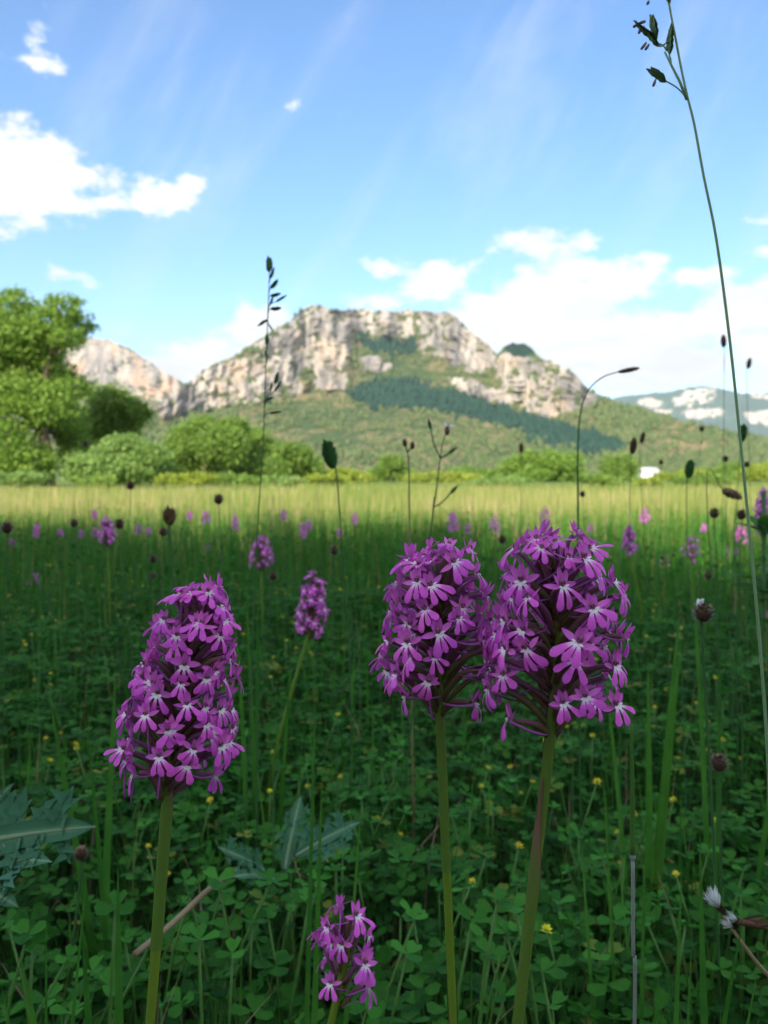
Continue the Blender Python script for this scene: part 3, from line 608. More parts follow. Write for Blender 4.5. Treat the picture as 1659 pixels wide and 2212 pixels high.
def orchid(ground, hb, ht, n, rad, stem_r, detail, label, group=None, size=1.0, seed=0, top_lift=1.0, drop=1.0, sheaths=3, skip=None):
    """ground, head base hb and head top ht are world points; rad(h) is the throat radius in metres"""
    r = np.random.default_rng(seed + 5); u = lambda a, b: float(r.uniform(a, b))
    G = Vector(ground); root = empty('orchid', G); tag(root, label, 'orchid', group)
    hb = Vector(hb) - G; ht = Vector(ht) - G
    head_dir = (ht - hb); mid = Vector((0, 0, hb.z * .5)).lerp(hb * .5, .6)
    stem_path = smooth_path([Vector((0, 0, -.01)), mid, hb, hb + head_dir * .5, ht - head_dir * .12], 40)
    head_path = smooth_path([hb, hb + head_dir * .5, ht], 12)
    ns = len(stem_path); cut = int(.62 * ns)
    st = MB(); st.tube(stem_path, [stem_r * (1.1 - .12 * i / ns) if i < ns * .5 else stem_r * (1.03 - .72 * (i / ns - .5) * 2) for i in range(ns)], 10 if detail == 2 else 6, lambda t: .25 + .5 * t + (0.9 * ss(.5, .8, t)))
    add('stem', st.mesh('stem', MT['orchid_stem']), root)
    if detail == 2:
        for k in range(sheaths):
            f0 = .05 + .46 * (k + .3) / sheaths; f1 = f0 + .13 + .03 * u(-1, 1); a0 = u(-2.4, -.6) + k * 2.4; sh = MB(); rows = []; tones = []
            for i in range(11):
                t = i / 10; c, d = axis_frame(stem_path, f0 + (f1 - f0) * t); half = math.pi * (1.04 - .25 * t) * (1 - ss(.45, 1, t) * .96); rr = stem_r * (1.22 + .06 * t + .55 * max(0, t - .6)); row = []; tt = []
                for q in range(9):
                    an = a0 + half * (-1 + q / 4); row.append(c + Vector((math.cos(an), math.sin(an), 0)) * rr); tt.append(.1 + .3 * t + 1.1 * ss(.70, 1.0, abs(-1 + q / 4)) * ss(.2, .55, t) + 1.2 * ss(.55, 1, t))
                rows.append(row); tones.append(tt)
            sh.grid(rows, tones); add('sheath', sh.mesh('sheath', MT['sheath']), root)
    spike = MB()
    for i in range(n):
        h = ((i + .5) / n) ** .92; an = i * 2.39996 + u(-.45, .45) + seed
        c, d = axis_frame(head_path, h); e1 = d.orthogonal().normalized(); e2 = d.cross(e1)
        # keep a stable angular reference
        e1 = (Vector((1, 0, 0)) - d * d.x).normalized(); e2 = d.cross(e1)
        radial = e1 * math.cos(an) + e2 * math.sin(an); R = rad(h) * u(.84, 1.10)
        if skip and skip(h, radial): continue
        tilt = -.20 + .85 * ss(.70, 1.0, h) * top_lift + u(-.38, .42)
        tang = d.cross(radial); yaw = u(-.62, .62); face = ((radial * math.cos(yaw) + tang * math.sin(yaw)) * math.cos(tilt) + d * math.sin(tilt)).normalized()
        pos = c + radial * R + d * u(-3.2, 3.2) * MM
        up = (d - face * d.dot(face)).normalized(); side = face.cross(up)
        roll = u(-.7, .7); up2 = up * math.cos(roll) + side * math.sin(roll); side2 = face.cross(up2)
        M = Matrix((side2, face, up2)).transposed().to_4x4(); M.translation = pos; s = size * u(.84, 1.16)
        M = M @ Matrix.Scale(s, 4)
        k = int(r.integers(0, 9))
        # ovary: from the axis below, sweeping out and up into the back of the flower
        L = R + 2 * MM; dr = (7.5 * MM + .32 * R) * drop * (1 + .5 * ss(.8, 1, h)); cs, ds = axis_frame(head_path, h); a0 = cs - d * dr
        S = a0 + radial * stem_r * .45; E = pos - face * .9 * MM - up2 * .3 * MM
        if detail == 2:
            Mi = M.inverted(); path = bez(S, S + (radial * .5 + d * .6) * L * .45, E - face * L * .38 - d * L * .12, E, 9)
            fl = add('flower', FLOWERS[k][0], root, M=M)
            add('lip', FLOWERS[k][1], fl); add('sepal', FLOWERS[k][2][0], fl); add('sepal', FLOWERS[k][2][1], fl); add('column', FLOWERS[k][3], fl)
            ov = MB(); ov.tube([Mi @ p for p in path], [q * .80 * MM / size for q in (.55, .8, .98, 1.08, 1.12, 1.1, 1.0, .85, .7, .6)], 7, lambda t, b=u(-.3, .4): .35 + b + .75 * t)
            add('ovary', ov.mesh('ovary', MT['ovary']), fl)
            sp = MB(); ls = u(9, 13) * MM; w = u(-.5, .5); q0 = pos + face * .3 * MM - up2 * .6 * MM
            if u(0, 1) < .86: q3 = q0 - face * ls * u(.75, .95) - d * ls * u(.15, .5) + side2 * w * ls * .8
            else: q3 = q0 - face * ls * .25 - d * ls * 1.0 + side2 * w * ls * .5
            sp.tube([Mi @ p for p in bez(q0, q0 - face * ls * .3 - d * ls * .18, q0.lerp(q3, .7) - d * ls * .08, q3, 9)], [.62 * MM, .5 * MM, .45 * MM, .42 * MM, .42 * MM, .42 * MM, .42 * MM, .4 * MM, .36 * MM, .2 * MM], 5, lambda t: t)
            add('spur', sp.mesh('spur', MT['spur']), fl)
            br = MB(); bl = u(6, 9) * MM; br.blade(Mi @ (a0 + radial * stem_r * .7 - d * .6 * MM), Mi.to_3x3() @ (radial * .8 + d * .7), Mi.to_3x3() @ (d - radial), bl, wprof([0, .3, 1], [.7, .8, .04], MM), 5, bend=-.4, cup=.3, tone=lambda t: .3 + 1.2 * t); add('bract', br.mesh('bract', MT['ovary']), fl)
        elif detail == 1:
            fl = add('flower', FLOWER_ONE[k][1], root, M=M)
            Mi = M.inverted(); ov = MB(); ov.tube([Mi @ p for p in bez(S, S + (radial * .35 + d * .75) * L * .45, E - face * L * .35, E, 4)], [.7 * MM, 1.1 * MM, 1.2 * MM, 1. * MM, .7 * MM], 5, lambda t: .5 + .6 * t); add('ovary', ov.mesh('ovary', MT['ovary']), fl)
        else:
            src = FLOWER_ONE[k][0]; o = len(spike.v); spike.v += [tuple(M @ Vector(v)) for v in src.v]; spike.t += src.t; spike.f += [tuple(a + o for a in f) for f in src.f]; spike.mi += src.mi
    if detail == 0:
        o = add('flower_spike', spike.mesh('flower_spike', [MT['petal'], MT['sepal']]), root)
        tag(o, kind='stuff')
    return root

def at_ground(px_b, py_b, d, px_g, py_g):
    """foot of a stem that passes the two photographed points at distance d"""
    a = P(px_b, py_b, d); b = P(px_g, py_g, d); k = a.z / (a.z - b.z); g = a + (b - a) * k; g.z = 0.0
    return g
DL, DM, DR = .210, .217, .203
orchid(at_ground(362, 1745, DL, 342, 2190), P(368, 1662, DL), P(436, 1268, DL), 92, lambda h: float(np.interp(h, [0, .08, .35, .6, .85, 1], [.0112, .0134, .0130, .0116, .0082, .0028])), .00132, 2,
       'tall purple orchid with dense tapering spike leaning over, standing alone', seed=2, size=.64, top_lift=.8, drop=.85, sheaths=3)
orchid(at_ground(948, 1560, DM, 966, 2190), P(948, 1482, DM), P(953, 1180, DM), 66, lambda h: float(np.interp(h, [0, .1, .35, .6, .85, 1], [.0120, .0148, .0145, .0128, .0098, .0036])), .00110, 2,
       'purple orchid with rounded open head on straight thin stem, overlapped by a taller neighbour', seed=9, size=.69, drop=.82, sheaths=3)
orchid(at_ground(1195, 1605, DR, 1148, 2190), P(1196, 1518, DR), P(1203, 1155, DR), 72, lambda h: float(np.interp(h, [0, .1, .35, .6, .85, 1], [.0135, .0170, .0168, .0145, .0108, .0038])), .00126, 2,
       'tallest purple orchid with wide open head on stem slanting at its foot', seed=4, size=.71, drop=.82, sheaths=4)
DS = .262
orchid(at_ground(738, 2150, DS, 728, 2212), P(738, 2110, DS), P(748, 1962, DS), 15, lambda h: float(np.interp(h, [0, .3, .7, 1], [.0100, .0095, .0085, .0040])), .0012, 2,
       'short sparse purple orchid with few florets low among clover leaves', seed=6, size=.78, drop=1.1, sheaths=1, top_lift=.3)

MID = [  # px, py centre, width, height, detail, label
    (680, 1298, 84, 150, 1, 'purple orchid with narrow conical head on stem bent sideways below it', 640, 1560),
    (564, 1190, 70, 82, 1, 'purple orchid with rounded pale head and one withered brown floret', 566, 1400),
    (231, 1145, 44, 68, 1, 'bright purple orchid head beside a dark brown seed head', 235, 1300),
    (1357, 1162, 36, 66, 1, 'deep purple orchid with slim pointed leaning spike', 1372, 1300),
    (1494, 1182, 50, 62, 1, 'ragged orchid head with gaps between its few florets', 1494, 1300),
    (1648, 1105, 44, 125, 1, 'long purple orchid spike beside the leafy weed', 1650, 1300)]
for i, (px, py, w, hh, det, lab, gx, gy) in enumerate(MID):
    d = .060 * FPX / hh if hh > 70 else .052 * FPX / hh
    if hh == 125: d = .95
    w_m = w / FPX * d; g = at_ground(px, py + hh * .5, d, gx, gy); top = P(px, py - hh * .36, d); bot = P(px + (gx - px) * hh * .5 / (gy - py), py + hh * .42, d)
    orchid(g, bot, top, 46 if i != 4 else 20, lambda h, w_m=w_m: w_m * .5 * float(np.interp(h, [0, .2, .5, .85, 1], [.55, .70, .68, .42, .15])), .0015, det, lab, seed=20 + i, size=.72, sheaths=0)
FAR = [(980, 1127, 32, 46), (1070, 1131, 30, 42), (1176, 1112, 26, 42), (1392, 1115, 26, 38), (1436, 1214, 30, 34), (1602, 1153, 30, 44), (1570, 1194, 22, 32), (1593, 1197, 24, 32), (1657, 1345, 30, 60), (74, 1253, 40, 34), (445, 1117, 26, 32), (411, 1113, 14, 22), (655, 1146, 20, 34), (448, 1183, 16, 24), (26, 1172, 22, 24), (206, 1150, 20, 28), (78, 1145, 14, 34), (130, 1152, 16, 22), (175, 1153, 18, 22), (300, 1142, 16, 24), (320, 1146, 14, 20), (667, 1133, 18, 26), (510, 1128, 18, 36), (612, 1112, 18, 24), (767, 1120, 18, 26), (1010, 1143, 16, 28), (1005, 1190, 18, 24), (1275, 1140, 14, 20), (205, 1110, 12, 20), (1520, 1140, 16, 22), (735, 1150, 14, 20), (1620, 1175, 18, 26)]
for i, (px, py, w, hh) in enumerate(FAR):
    d = min(.050 * FPX / hh, 2.9)
    zmin = .10
    p = P(px, py, d)
    if p.z < zmin: d = d * (CAMZ - zmin) / (CAMZ - p.z)
    w_m = w / FPX * d; g = P(px + U(-8, 8), py, d); g.z = 0; top = P(px + U(-2, 2), py - hh * .38, d); bot = P(px, py + hh * .42, d)
    orchid(g, bot, top, 26, lambda h, w_m=w_m: w_m * .5 * float(np.interp(h, [0, .2, .5, .85, 1], [.55, .70, .68, .42, .15])), .0016, 0, 'small purple orchid spike scattered among the grass of the meadow', 'orchids scattered in the meadow', seed=60 + i, size=.85, sheaths=0)

# ------------------------------------------------------------------ ground cover
def leaflet_template():
    a = [(0, 0, 0), (0, .55, -.035), (0, .95, -.02), (-.26, .30, .03), (-.45, .68, .075), (-.25, 1.0, .05), (.26, .30, .03), (.45, .68, .075), (.25, 1.0, .05)]
    f = [(0, 1, 4, 3), (1, 2, 5, 4), (0, 6, 7, 1), (1, 7, 8, 2)]
    return np.array(a, float), np.array(f)
LV, LF = leaflet_template()
def tri_template():
    V, F = [], []
    for k, a in enumerate((0, 2.05, -2.05)):
        c, s = math.cos(a), math.sin(a); R = np.array([(c, -s, 0), (s, c, 0), (0, 0, 1)]); v = LV @ R.T; v[:, 2] += .12 * v[:, 0] ** 2 + .10 * v[:, 1] * v[:, 1] * (1 if k else .4)
        F.append(LF + len(V) * 9); V.append(v)
    return np.concatenate(V), np.concatenate(F)
TV, TF = tri_template()
BV = np.array([(-.5, 0, 0), (.5, 0, 0), (-.48, .02, .35), (.48, .02, .35), (-.36, .10, .7), (.36, .10, .7), (0, .26, 1.0)])
BF4 = np.array([(0, 1, 3, 2), (2, 3, 5, 4)]); BF3 = np.array([(4, 5, 6)])
def blades(name, Pt, h, w, lean, mat, var=None):
    N = len(Pt); S = np.zeros((N, 3, 3)); S[:, 0, 0] = w; S[:, 1, 1] = h * lean; S[:, 2, 2] = h
    R = rotz(RNG.random(N) * 6.283) @ S; V = (np.einsum('nij,kj->nki', R, BV) + Pt[:, None]).reshape(-1, 3); o = (np.arange(N) * 7)[:, None, None]
    v = np.repeat(RNG.random(N) if var is None else var, 7)
    return mesh_np(name, V, [(BF4[None] + o).reshape(-1, 4), (BF3[None] + o).reshape(-1, 3)], mat, {'tone': v})
def wedge(N, d0, d1, pw=1.0, spread=.56):
    """points over the part of the meadow that lies ahead; pw 1 = even cover, 0 = denser close by"""
    u = RNG.random(N); e = pw + 1
    d = (d0 ** e + u * (d1 ** e - d0 ** e)) ** (1 / e) if e > 0 else d0 * (d1 / d0) ** u
    x = RNG.uniform(-1, 1, N) * (spread * d + .30)
    return x, d
def canopy(x, y):
    return .085 + .085 * fbm(x * 5.0, y * 5.0, 3, 40) + .02 * fbm(x * 25, y * 25, 2, 41)
def carpet():
    # leaves: trefoil cover
    N = 31000; x, y = wedge(N, .20, 1.7, .55); c = canopy(x, y); z = c * (1 - RNG.random(N) ** 2.0 * .8)
    size = RNG.uniform(.0055, .0115, N)
    R = rotz(RNG.random(N) * 6.283) @ rotx(RNG.normal(0, .38, N)) * size[:, None, None]
    me = scatter('clover_carpet', TV, TF, R, np.stack([x, y, z], -1), MT['cover']); tag(add('clover_carpet', me), 'dense carpet of small three-part clover leaves covering the shaded ground', 'clover', kind='stuff')
    N = 26000; x, y = wedge(N, 1.5, 5.0, .6); c = canopy(x, y); z = c * (1.2 - RNG.random(N) ** 2.0 * .9); size = RNG.uniform(.008, .015, N)
    R = rotz(RNG.random(N) * 6.283) @ rotx(RNG.normal(0, .5, N)) * size[:, None, None]
    me = scatter('meadow_herbs', TV[:9], LF, R, np.stack([x, y, z], -1), MT['cover']); tag(add('meadow_herbs', me), 'low leafy herbs between the grass further into the meadow', 'herbs', kind='stuff')
    # thin leaf stalks
    N = 13000; x, y = wedge(N, .22, 1.3, .5); h = canopy(x, y) * RNG.uniform(.6, 1.0, N)
    me = blades('leaf_stalks', np.stack([x, y, np.zeros(N)], -1), h, RNG.uniform(.0007, .0013, N), RNG.uniform(.1, 1.0, N), MT['stem_dark']); tag(add('leaf_stalk_tangle', me), 'tangle of thin green leaf stalks under the clover leaves', 'stalks', kind='stuff')
    # dead litter
    N = 2200; x, y = wedge(N, .22, 1.3, .5)
    me = blades('dry_litter', np.stack([x, y, RNG.uniform(.0, .07, N)], -1), RNG.uniform(.03, .09, N), RNG.uniform(.0008, .0018, N), RNG.uniform(.6, 3, N), MT['straw']); tag(add('dry_litter', me), 'brown dry grass bits caught between the clover', 'litter', kind='stuff')
    # fine grass in the shade
    N = 17500; x, y = wedge(N, .32, 4.3, .4); h = RNG.uniform(.10, .235, N) * np.clip(.72 + y * .18, .72, 1.12); w = RNG.uniform(.0011, .0026, N) * (1 + .22 * y)
    me = blades('meadow_grass', np.stack([x, y, np.zeros(N)], -1), h, w, RNG.uniform(.05, .9, N), MT['grass']); tag(add('meadow_grass', me), 'dark green fine grass blades in the shaded meadow', 'grass', kind='stuff')
    N = 560; x, y = wedge(N, .5, 3.0, .4); h = RNG.uniform(.20, .33, N)
    me = blades('tall_grass', np.stack([x, y, np.zeros(N)], -1), h, RNG.uniform(.0012, .0022, N), RNG.uniform(.0, .25, N), MT['stem_dark']); tag(add('tall_grass', me), 'sparse taller grass stalks rising above the dark green sward', 'grass', kind='stuff')
    # the sunlit hay further out
    N = 56000; x, y = wedge(N, 3.1, 19., -.15, .6); e_ = y < 11.5 + 9 * fbm(x * .25, y * 0 + 2., 3, 95) + RNG.normal(0, .5, N); x = x[e_]; y = y[e_]; N = len(x); g = fbm(x * .5, y * .5, 3, 90); h = RNG.uniform(.11, .27, N) * (.45 + 1.05 * fbm(x * .35 + 5, y * .22, 3, 91)) * np.where(RNG.random(N) < .03, 1.35, 1.0); w = RNG.uniform(.0016, .0034, N) * (1 + .17 * y)
    v = np.clip((g - .5) * 1.5 + (fbm(x * 1.6, y * .9, 3, 93) - .5) * 2.2 + .45 + RNG.normal(0, .25, N), 0, 1)
    me = blades('hay_meadow', np.stack([x, y, np.zeros(N)], -1), h, w, RNG.uniform(.0, .7, N), MT['hay'], v); tag(add('hay_meadow', me), 'pale yellow green hay grass in evening sun beyond the shade', 'grass', kind='stuff')
    N = 14000; x, y = wedge(N, 3.4, 13.5, -.1, .6); h = RNG.uniform(.22, .33, N); w = RNG.uniform(.0011, .002, N) * (1 + .2 * y); v = np.clip(RNG.normal(.75, .25, N), 0, 1)
    me = blades('hay_stalks', np.stack([x, y, np.zeros(N)], -1), h, w, RNG.uniform(.0, .35, N), MT['hay'], v); tag(add('hay_stalks', me), 'thin straw coloured flowering stalks standing in the sunny hay', 'grass', kind='stuff')
carpet()

# clover plants one can pick out
LEAFLET = []
for k in range(4):
    V = LV.copy(); V[:, 2] *= (1 + .6 * k); V[:, 0] *= (.92 + .07 * k); mid = V
    LEAFLET.append(mesh_np('leaflet', V, LF, MT['clover_obj'], {'tone': np.zeros(9)}))
def stalk_mesh(path, r, mat, name='stalk', sides=4):
    mb = MB(); mb.tube(path, r, sides, lambda t: .4); return mb.mesh(name, MT[mat])
STALKS = [stalk_mesh(bez(Vector((0, 0, 0)), Vector((0, 0, .45)), Vector((.10 * k, .05, .8)), Vector((.22 * k, .1, 1.0)), 5), [.0055, .005, .0045, .0042, .004, .0036], 'stem_green') for k in (-1, 0, 1, 2)]
def clover_leaf(root, tip, size, az, pitch, base=(0, 0, 0)):
    """leaf = stalk with three leaflets"""
    tip = Vector(tip); base = Vector(base); v = tip - base; L = v.length
    k = int(RNG.integers(0, 4)); sv = Vector(((-1, 0, 1, 2)[k] * .22, .1, 1.0)); q = sv.rotation_difference(v); s = L / sv.length
    M = Matrix.Translation(base) @ q.to_matrix().to_4x4() @ Matrix.Scale(s, 4)
    st = add('leaf', STALKS[k], root, M=M); Mi = M.inverted()
    for a in (0, 2.05 + U(-.15, .15), -2.05 + U(-.15, .15)):
        W = Matrix.Translation(tip) @ Matrix.Rotation(az, 4, 'Z') @ Matrix.Rotation(pitch, 4, 'X') @ Matrix.Rotation(a, 4, 'Z') @ Matrix.Rotation(U(.02, .34), 4, 'X') @ Matrix.Scale(size * U(.9, 1.1), 4)
        add('leaflet', LEAFLET[int(RNG.integers(0, 4))], st, M=Mi @ W)
def clover_plants():
    lab = 'three-leaved clover plant with rounded green leaflets in the shaded sward'
    spots = []
    # the plants the photograph shows best
    for (px, py, s) in [(1240, 2000, 11), (1230, 2120, 12), (1275, 2165, 12), (1330, 1990, 10), (545, 2150, 10), (600, 2090, 11), (585, 1905, 10), (470, 1900, 10), (380, 2010, 11), (430, 2030, 9), (640, 2190, 10), (560, 1985, 8), (890, 1970, 8), (880, 2060, 9), (900, 2170, 10), (1090, 2150, 9), (1020, 1990, 9), (1050, 1850, 8), (840, 1730, 9), (860, 1600, 9), (780, 1720, 8), (1110, 1960, 9), (1060, 2060, 9), (1300, 1850, 8), (1350, 1760, 8), (800, 1640, 9), (660, 1650, 8), (530, 1590, 9), (1250, 1800, 8), (1420, 1780, 8), (1530, 1840, 9), (1600, 1930, 9), (1500, 2140, 11), (1560, 2170, 11), (250, 1960, 9), (180, 2140, 10), (100, 2160, 10), (60, 2020, 9), (1440, 2170, 10), (1640, 2200, 10), (480, 2160, 10), (250, 2130, 10), (740, 1850, 8), (690, 1900, 9)]:
        d = min(max(s * MM * 1.0 * FPX / 46, .29), .75); p = P(px, py, d)
        if p.z > .20: d = d * (CAMZ - .16) / (CAMZ - p.z); p = P(px, py, d)
        if p.z < .03: d = d * (CAMZ - .05) / (CAMZ - p.z); p = P(px, py, d)
        spots.append((p.x, p.y, p.z, s * MM))
    x, y = wedge(150, .30, .95, .4, .50); x = x * .72
    for a, b in zip(x, y): spots.append((a, b, float(canopy(np.array([a]), np.array([b]))[0]) + U(-.01, .02), U(6.5, 9.5) * MM))
    for (a, b, z, s) in spots:
        root = empty('clover_plant', (a + U(-.012, .012), b + U(-.012, .012), 0)); tag(root, lab, 'clover', 'clover plants in the sward')
        off = Vector((a, b, z)) - root.location
        clover_leaf(root, off, s * .92, U(0, 6.28), U(-.15, .5))
        for k in range(int(RNG.integers(1, 4))):
            clover_leaf(root, off + Vector((U(-.022, .022), U(-.022, .022), U(-.035, .006))), s * U(.62, .9), U(0, 6.28), U(-.4, .5))
clover_plants()

# yellow medick
def yellow_heads():
    heads = []
    for k in range(3):
        mb = MB(); r = np.random.default_rng(k)
        for i in range(14):
            a = i * 2.4; zz = (i + .5) / 14; rr = math.sqrt(max(0, 1 - (zz * 1.3 - .6) ** 2))
            u = Vector((math.cos(a) * rr, math.sin(a) * rr, zz * 1.3 - .35)); mb.blade(u * .35, u + Vector((0, 0, .35)), u.cross(Vector((0, 0, 1))).cross(u) + Vector((0, 0, .1)), .75, wprof([0, .6, 1], [.12, .30, .12]), 2, tone=lambda t, q=float(r.random()): q)
        heads.append(mb.mesh('flower_head', MT['yellow']))
    lab = 'slender trefoil plant with tiny yellow flower head among clover'
    known = [(75, 1470), (165, 1618), (320, 1830), (455, 1730), (815, 1770), (865, 1805), (985, 1460), (730, 1545), (1225, 1570), (1280, 1590), (1415, 1530), (1505, 1520), (1530, 1560), (1560, 1600), (1600, 1640), (1055, 1660), (1040, 1700), (1125, 1715), (1335, 1800), (1370, 1760), (1465, 1640), (1545, 1775), (1455, 1730), (1150, 1690), (1080, 1760), (1290, 1690), (690, 1915), (1020, 1905), (665, 1700), (735, 1680), (190, 1690), (130, 1585), (110, 1480), (255, 1330), (590, 1420), (640, 1400), (70, 1320), (1340, 1870), (1460, 1890), (1180, 1600), (1570, 1520), (1440, 1490), (1530, 1400), (1580, 1455), (1120, 1830), (1180, 2010)]
    spots = []
    for (px, py) in known:
        z = U(.12, .17); k = (py - HOR) / FPX; d = (CAMZ - z) / max(k, .12); d = min(max(d, .32), 1.4); p = P(px, py, d); spots.append(p)
    x, y = wedge(150, .45, 1.9, .5, .5); x = x * .8
    for a, b in zip(x, y): spots.append(Vector((a, b, float(canopy(np.array([a]), np.array([b]))[0]) + U(.0, .03))))
    for p in spots:
        if p.z < .03: continue
        root = empty('yellow_trefoil', (p.x + U(-.015, .015), p.y + U(-.01, .015), 0)); tag(root, lab, 'wildflower', 'yellow trefoils in the sward')
        off = p - root.location; k = int(RNG.integers(0, 4)); sv = Vector(((-1, 0, 1, 2)[k] * .22, .1, 1.0)); M = sv.rotation_difference(off).to_matrix().to_4x4() @ Matrix.Scale(off.length / sv.length, 4)
        add('stem', STALKS[k], root, M=M); add('flower_head', heads[int(RNG.integers(0, 3))], root, M=Matrix.Translation(off) @ Matrix.Rotation(U(0, 6), 4, 'Z') @ Matrix.Rotation(U(-.4, .4), 4, 'X') @ Matrix.Scale(U(2.0, 3.1) * MM, 4))
        for q in range(2):
            clover_leaf(root, off * U(.72, .9) + Vector((U(-.012, .012), U(-.012, .012), 0)), U(.0035, .005), U(0, 6.28), U(-.3, .4), base=off * .55)
yellow_heads()

# ------------------------------------------------------------------ grasses, seed heads and weeds one can pick out
def scaly_head(name, n, ax, mat, seed, spread=.5, scale_len=.35):
    """a knobbly seed head of unit height; ax = half width"""
    mb = MB(); r = np.random.default_rng(seed); mb.blob((0, 0, .5), (ax * .85, ax * .85, .48), 8, 6, .1)
    for i in range(n):
        zz = (i + .5) / n; a = i * 2.4; rr = math.sqrt(max(.02, 1 - (2 * zz - 1) ** 2)) * ax * .85
        b = Vector((math.cos(a) * rr, math.sin(a) * rr, zz)); d = Vector((math.cos(a), math.sin(a), spread + zz))
        mb.blade(b * .97 + Vector((0, 0, .0)), d, Vector((math.cos(a), math.sin(a), -.3)), scale_len * r.uniform(.7, 1.2) * ax * 1.6, wprof([0, .5, 1], [.10, .16, .02], ax * 2), 2, tone=lambda t, q=float(r.random()): q * 1.2)
    return mb.mesh(name, MT[mat])
HEAD_R = [scaly_head('seed_head', 46, .52, 'brown_head', k, .2) for k in range(2)]
HEAD_L = scaly_head('seed_head', 60, .24, 'brown_head', 7, 1.2)
HEAD_S = scaly_head('seed_head', 60, .12, 'brown_head', 17, 2.0)
HEAD_G = scaly_head('seed_head', 90, .26, 'stem_dark', 8, 1.6, .5)
HEAD_D = scaly_head('seed_head', 60, .36, 'brown_head', 9, 1.4, .6)
def stemmed_head(name, px, py, size_px, size_m, me, lab, group=None, gpx=None, tilt=0.0, mat='stem_dark', d=None, r=.0008, cat='seed head', aspect=None):
    if d is None: d = size_m * FPX / size_px
    c = P(px, py, d); g = P(px + (U(-25, 25) if gpx is None else gpx - px), py, d); g.z = 0
    root = empty(name, g); tag(root, lab, cat, group)
    ax = Vector((math.sin(tilt), U(-.1, .1), math.cos(tilt))); b = c - ax * size_m * .5 - g
    L = b.length; add('stem', stalk_mesh(smooth_path([Vector((0, 0, -.005)), b * .5 + Vector((U(-.012, .012), U(-.01, .01), 0)), b - ax * size_m * .8, b + ax * size_m * .1], 14), r, mat, 'stem', 5), root)
    s = size_m; M = Matrix.Translation(b) @ ax.to_track_quat('Z', 'Y').to_matrix().to_4x4() @ Matrix.Rotation(U(0, 6), 4, 'Z') @ Matrix.Scale(s, 4)
    add('seed_head', me, root, M=M)
    return root, d
root, d = stemmed_head('burnet', 1519, 1326, 38, .0085, HEAD_R[0], 'brown knobbly seed head topped by a white tuft on thin stem', gpx=1590)
c = P(1510, 1300, d) - root.location; mb = MB()
for i in range(9): mb.blade(c + Vector((U(-.001, .001), 0, -.002)), (U(-.6, .6), U(-.5, .5), 1), (0, 1, 0), U(.003, .0045), wprof([0, .5, 1], [.0003, .0007, .0003]), 2, tone=lambda t: 1)
add('tuft', mb.mesh('tuft', MT['white']), root)
stemmed_head('burnet', 1553, 1650, 34, .0085, HEAD_R[1], 'dark brown round seed head low in the sward beside tall grass stalk', gpx=1600)
stemmed_head('burnet', 175, 1845, 26, .0065, HEAD_R[0], 'round dark red brown seed head beside the spiny thistle leaf', gpx=190)
stemmed_head('wild_carrot', 366, 1119, 35, .014, HEAD_D, 'largest dark seed head, egg shaped, against the sunny hay', gpx=340, r=.0011)
lone = [(353, 1150, 18), (472, 1080, 20), (15, 1141, 24), (258, 1133, 20), (160, 1131, 16), (331, 1209, 15), (331, 1244, 14), (185, 960, 12), (282, 1050, 16), (1258, 1068, 12), (1085, 1166, 16), (722, 1190, 18), (590, 1245, 18), (1516, 927, 11), (1428, 999, 10), (1567, 992, 12), (1613, 1004, 12), (1543, 1110, 20), (1602, 1113, 20), (1530, 1244, 16)]
for i, (px, py, s) in enumerate(lone):
    stemmed_head('burnet', px, py, s, .0085 if s > 14 else .010, HEAD_R[i % 2], 'small dark brown round seed head on thin stem rising from the meadow', 'brown seed heads over the meadow', d=None, r=.00042)
for (px, py, s, tl, lab) in [(1368, 964, 34, .1, 'dark upright cylindrical seed head over the distant bushes'), (1563, 738, 26, -.05, 'small dark oval seed head highest against the white clouds'), (1618, 786, 22, .15, 'thin faint seed head against cloud beside tall grass stalk'), (1579, 1066, 44, 1.95, 'long brown seed head lying nearly level above the meadow'), (1388, 946, 24, .2, 'narrow seed head against the hillside below the far ridge'), (1126, 968, 22, 0, 'stubby brown seed head above the two rounded bushes'), (1604, 938, 34, .12, 'narrow green flower spike beside the tall grass stalk'), (1489, 1016, 36, .12, 'narrow dark green flower spike over the sunny hay')]:
    stemmed_head('plantain', px, py, s, .016, HEAD_G if 'green' in lab else HEAD_L, lab, None, tilt=tl, r=.0004, d=.016 * FPX / s)
stemmed_head('canary_grass', 713, 985, 58, .020, HEAD_G, 'dark green oval grass head on tall upright stalk', gpx=732, tilt=-.22, r=.0006)

def path_plant(name, pts, d, r, mat, lab, cat, group=None, extend=True, n=30):
    w = [P(px, py, d) for (px, py) in pts]
    if extend:
        k = w[0].z / max(w[1].z - w[0].z, 1e-4); k = min(k, 12); g = w[0] + (w[0] - w[1]) * k; g.x = w[0].x + max(min(g.x - w[0].x, .05), -.05); g.z = 0; w = [g] + w
    g = Vector((w[0].x, w[0].y, 0)); root = empty(name, g); tag(root, lab, cat, group)
    pth = smooth_path([p - g for p in w], n); rad = [r * (1.15 - .6 * i / n) for i in range(n + 1)]
    mb = MB(); mb.tube(pth, rad, 6, lambda t: t * .6); add('stem', mb.mesh('stem', MT[mat]), root)
    return root, g
# grass with bowed head
root, g = path_plant('bowed_grass', [(1249, 1140), (1248, 1000), (1252, 905), (1268, 848), (1300, 816), (1336, 803)], .52, .0006, 'stem_dark', 'single grass stalk whose slender head bows over to one side', 'grass')
a = P(1334, 804, .52) - g; b = P(1381, 795, .52) - g; ax = b - a; add('seed_head', HEAD_S, root, M=Matrix.Translation(a) @ ax.to_track_quat('Z', 'Y').to_matrix().to_4x4() @ Matrix.Scale(ax.length, 4))

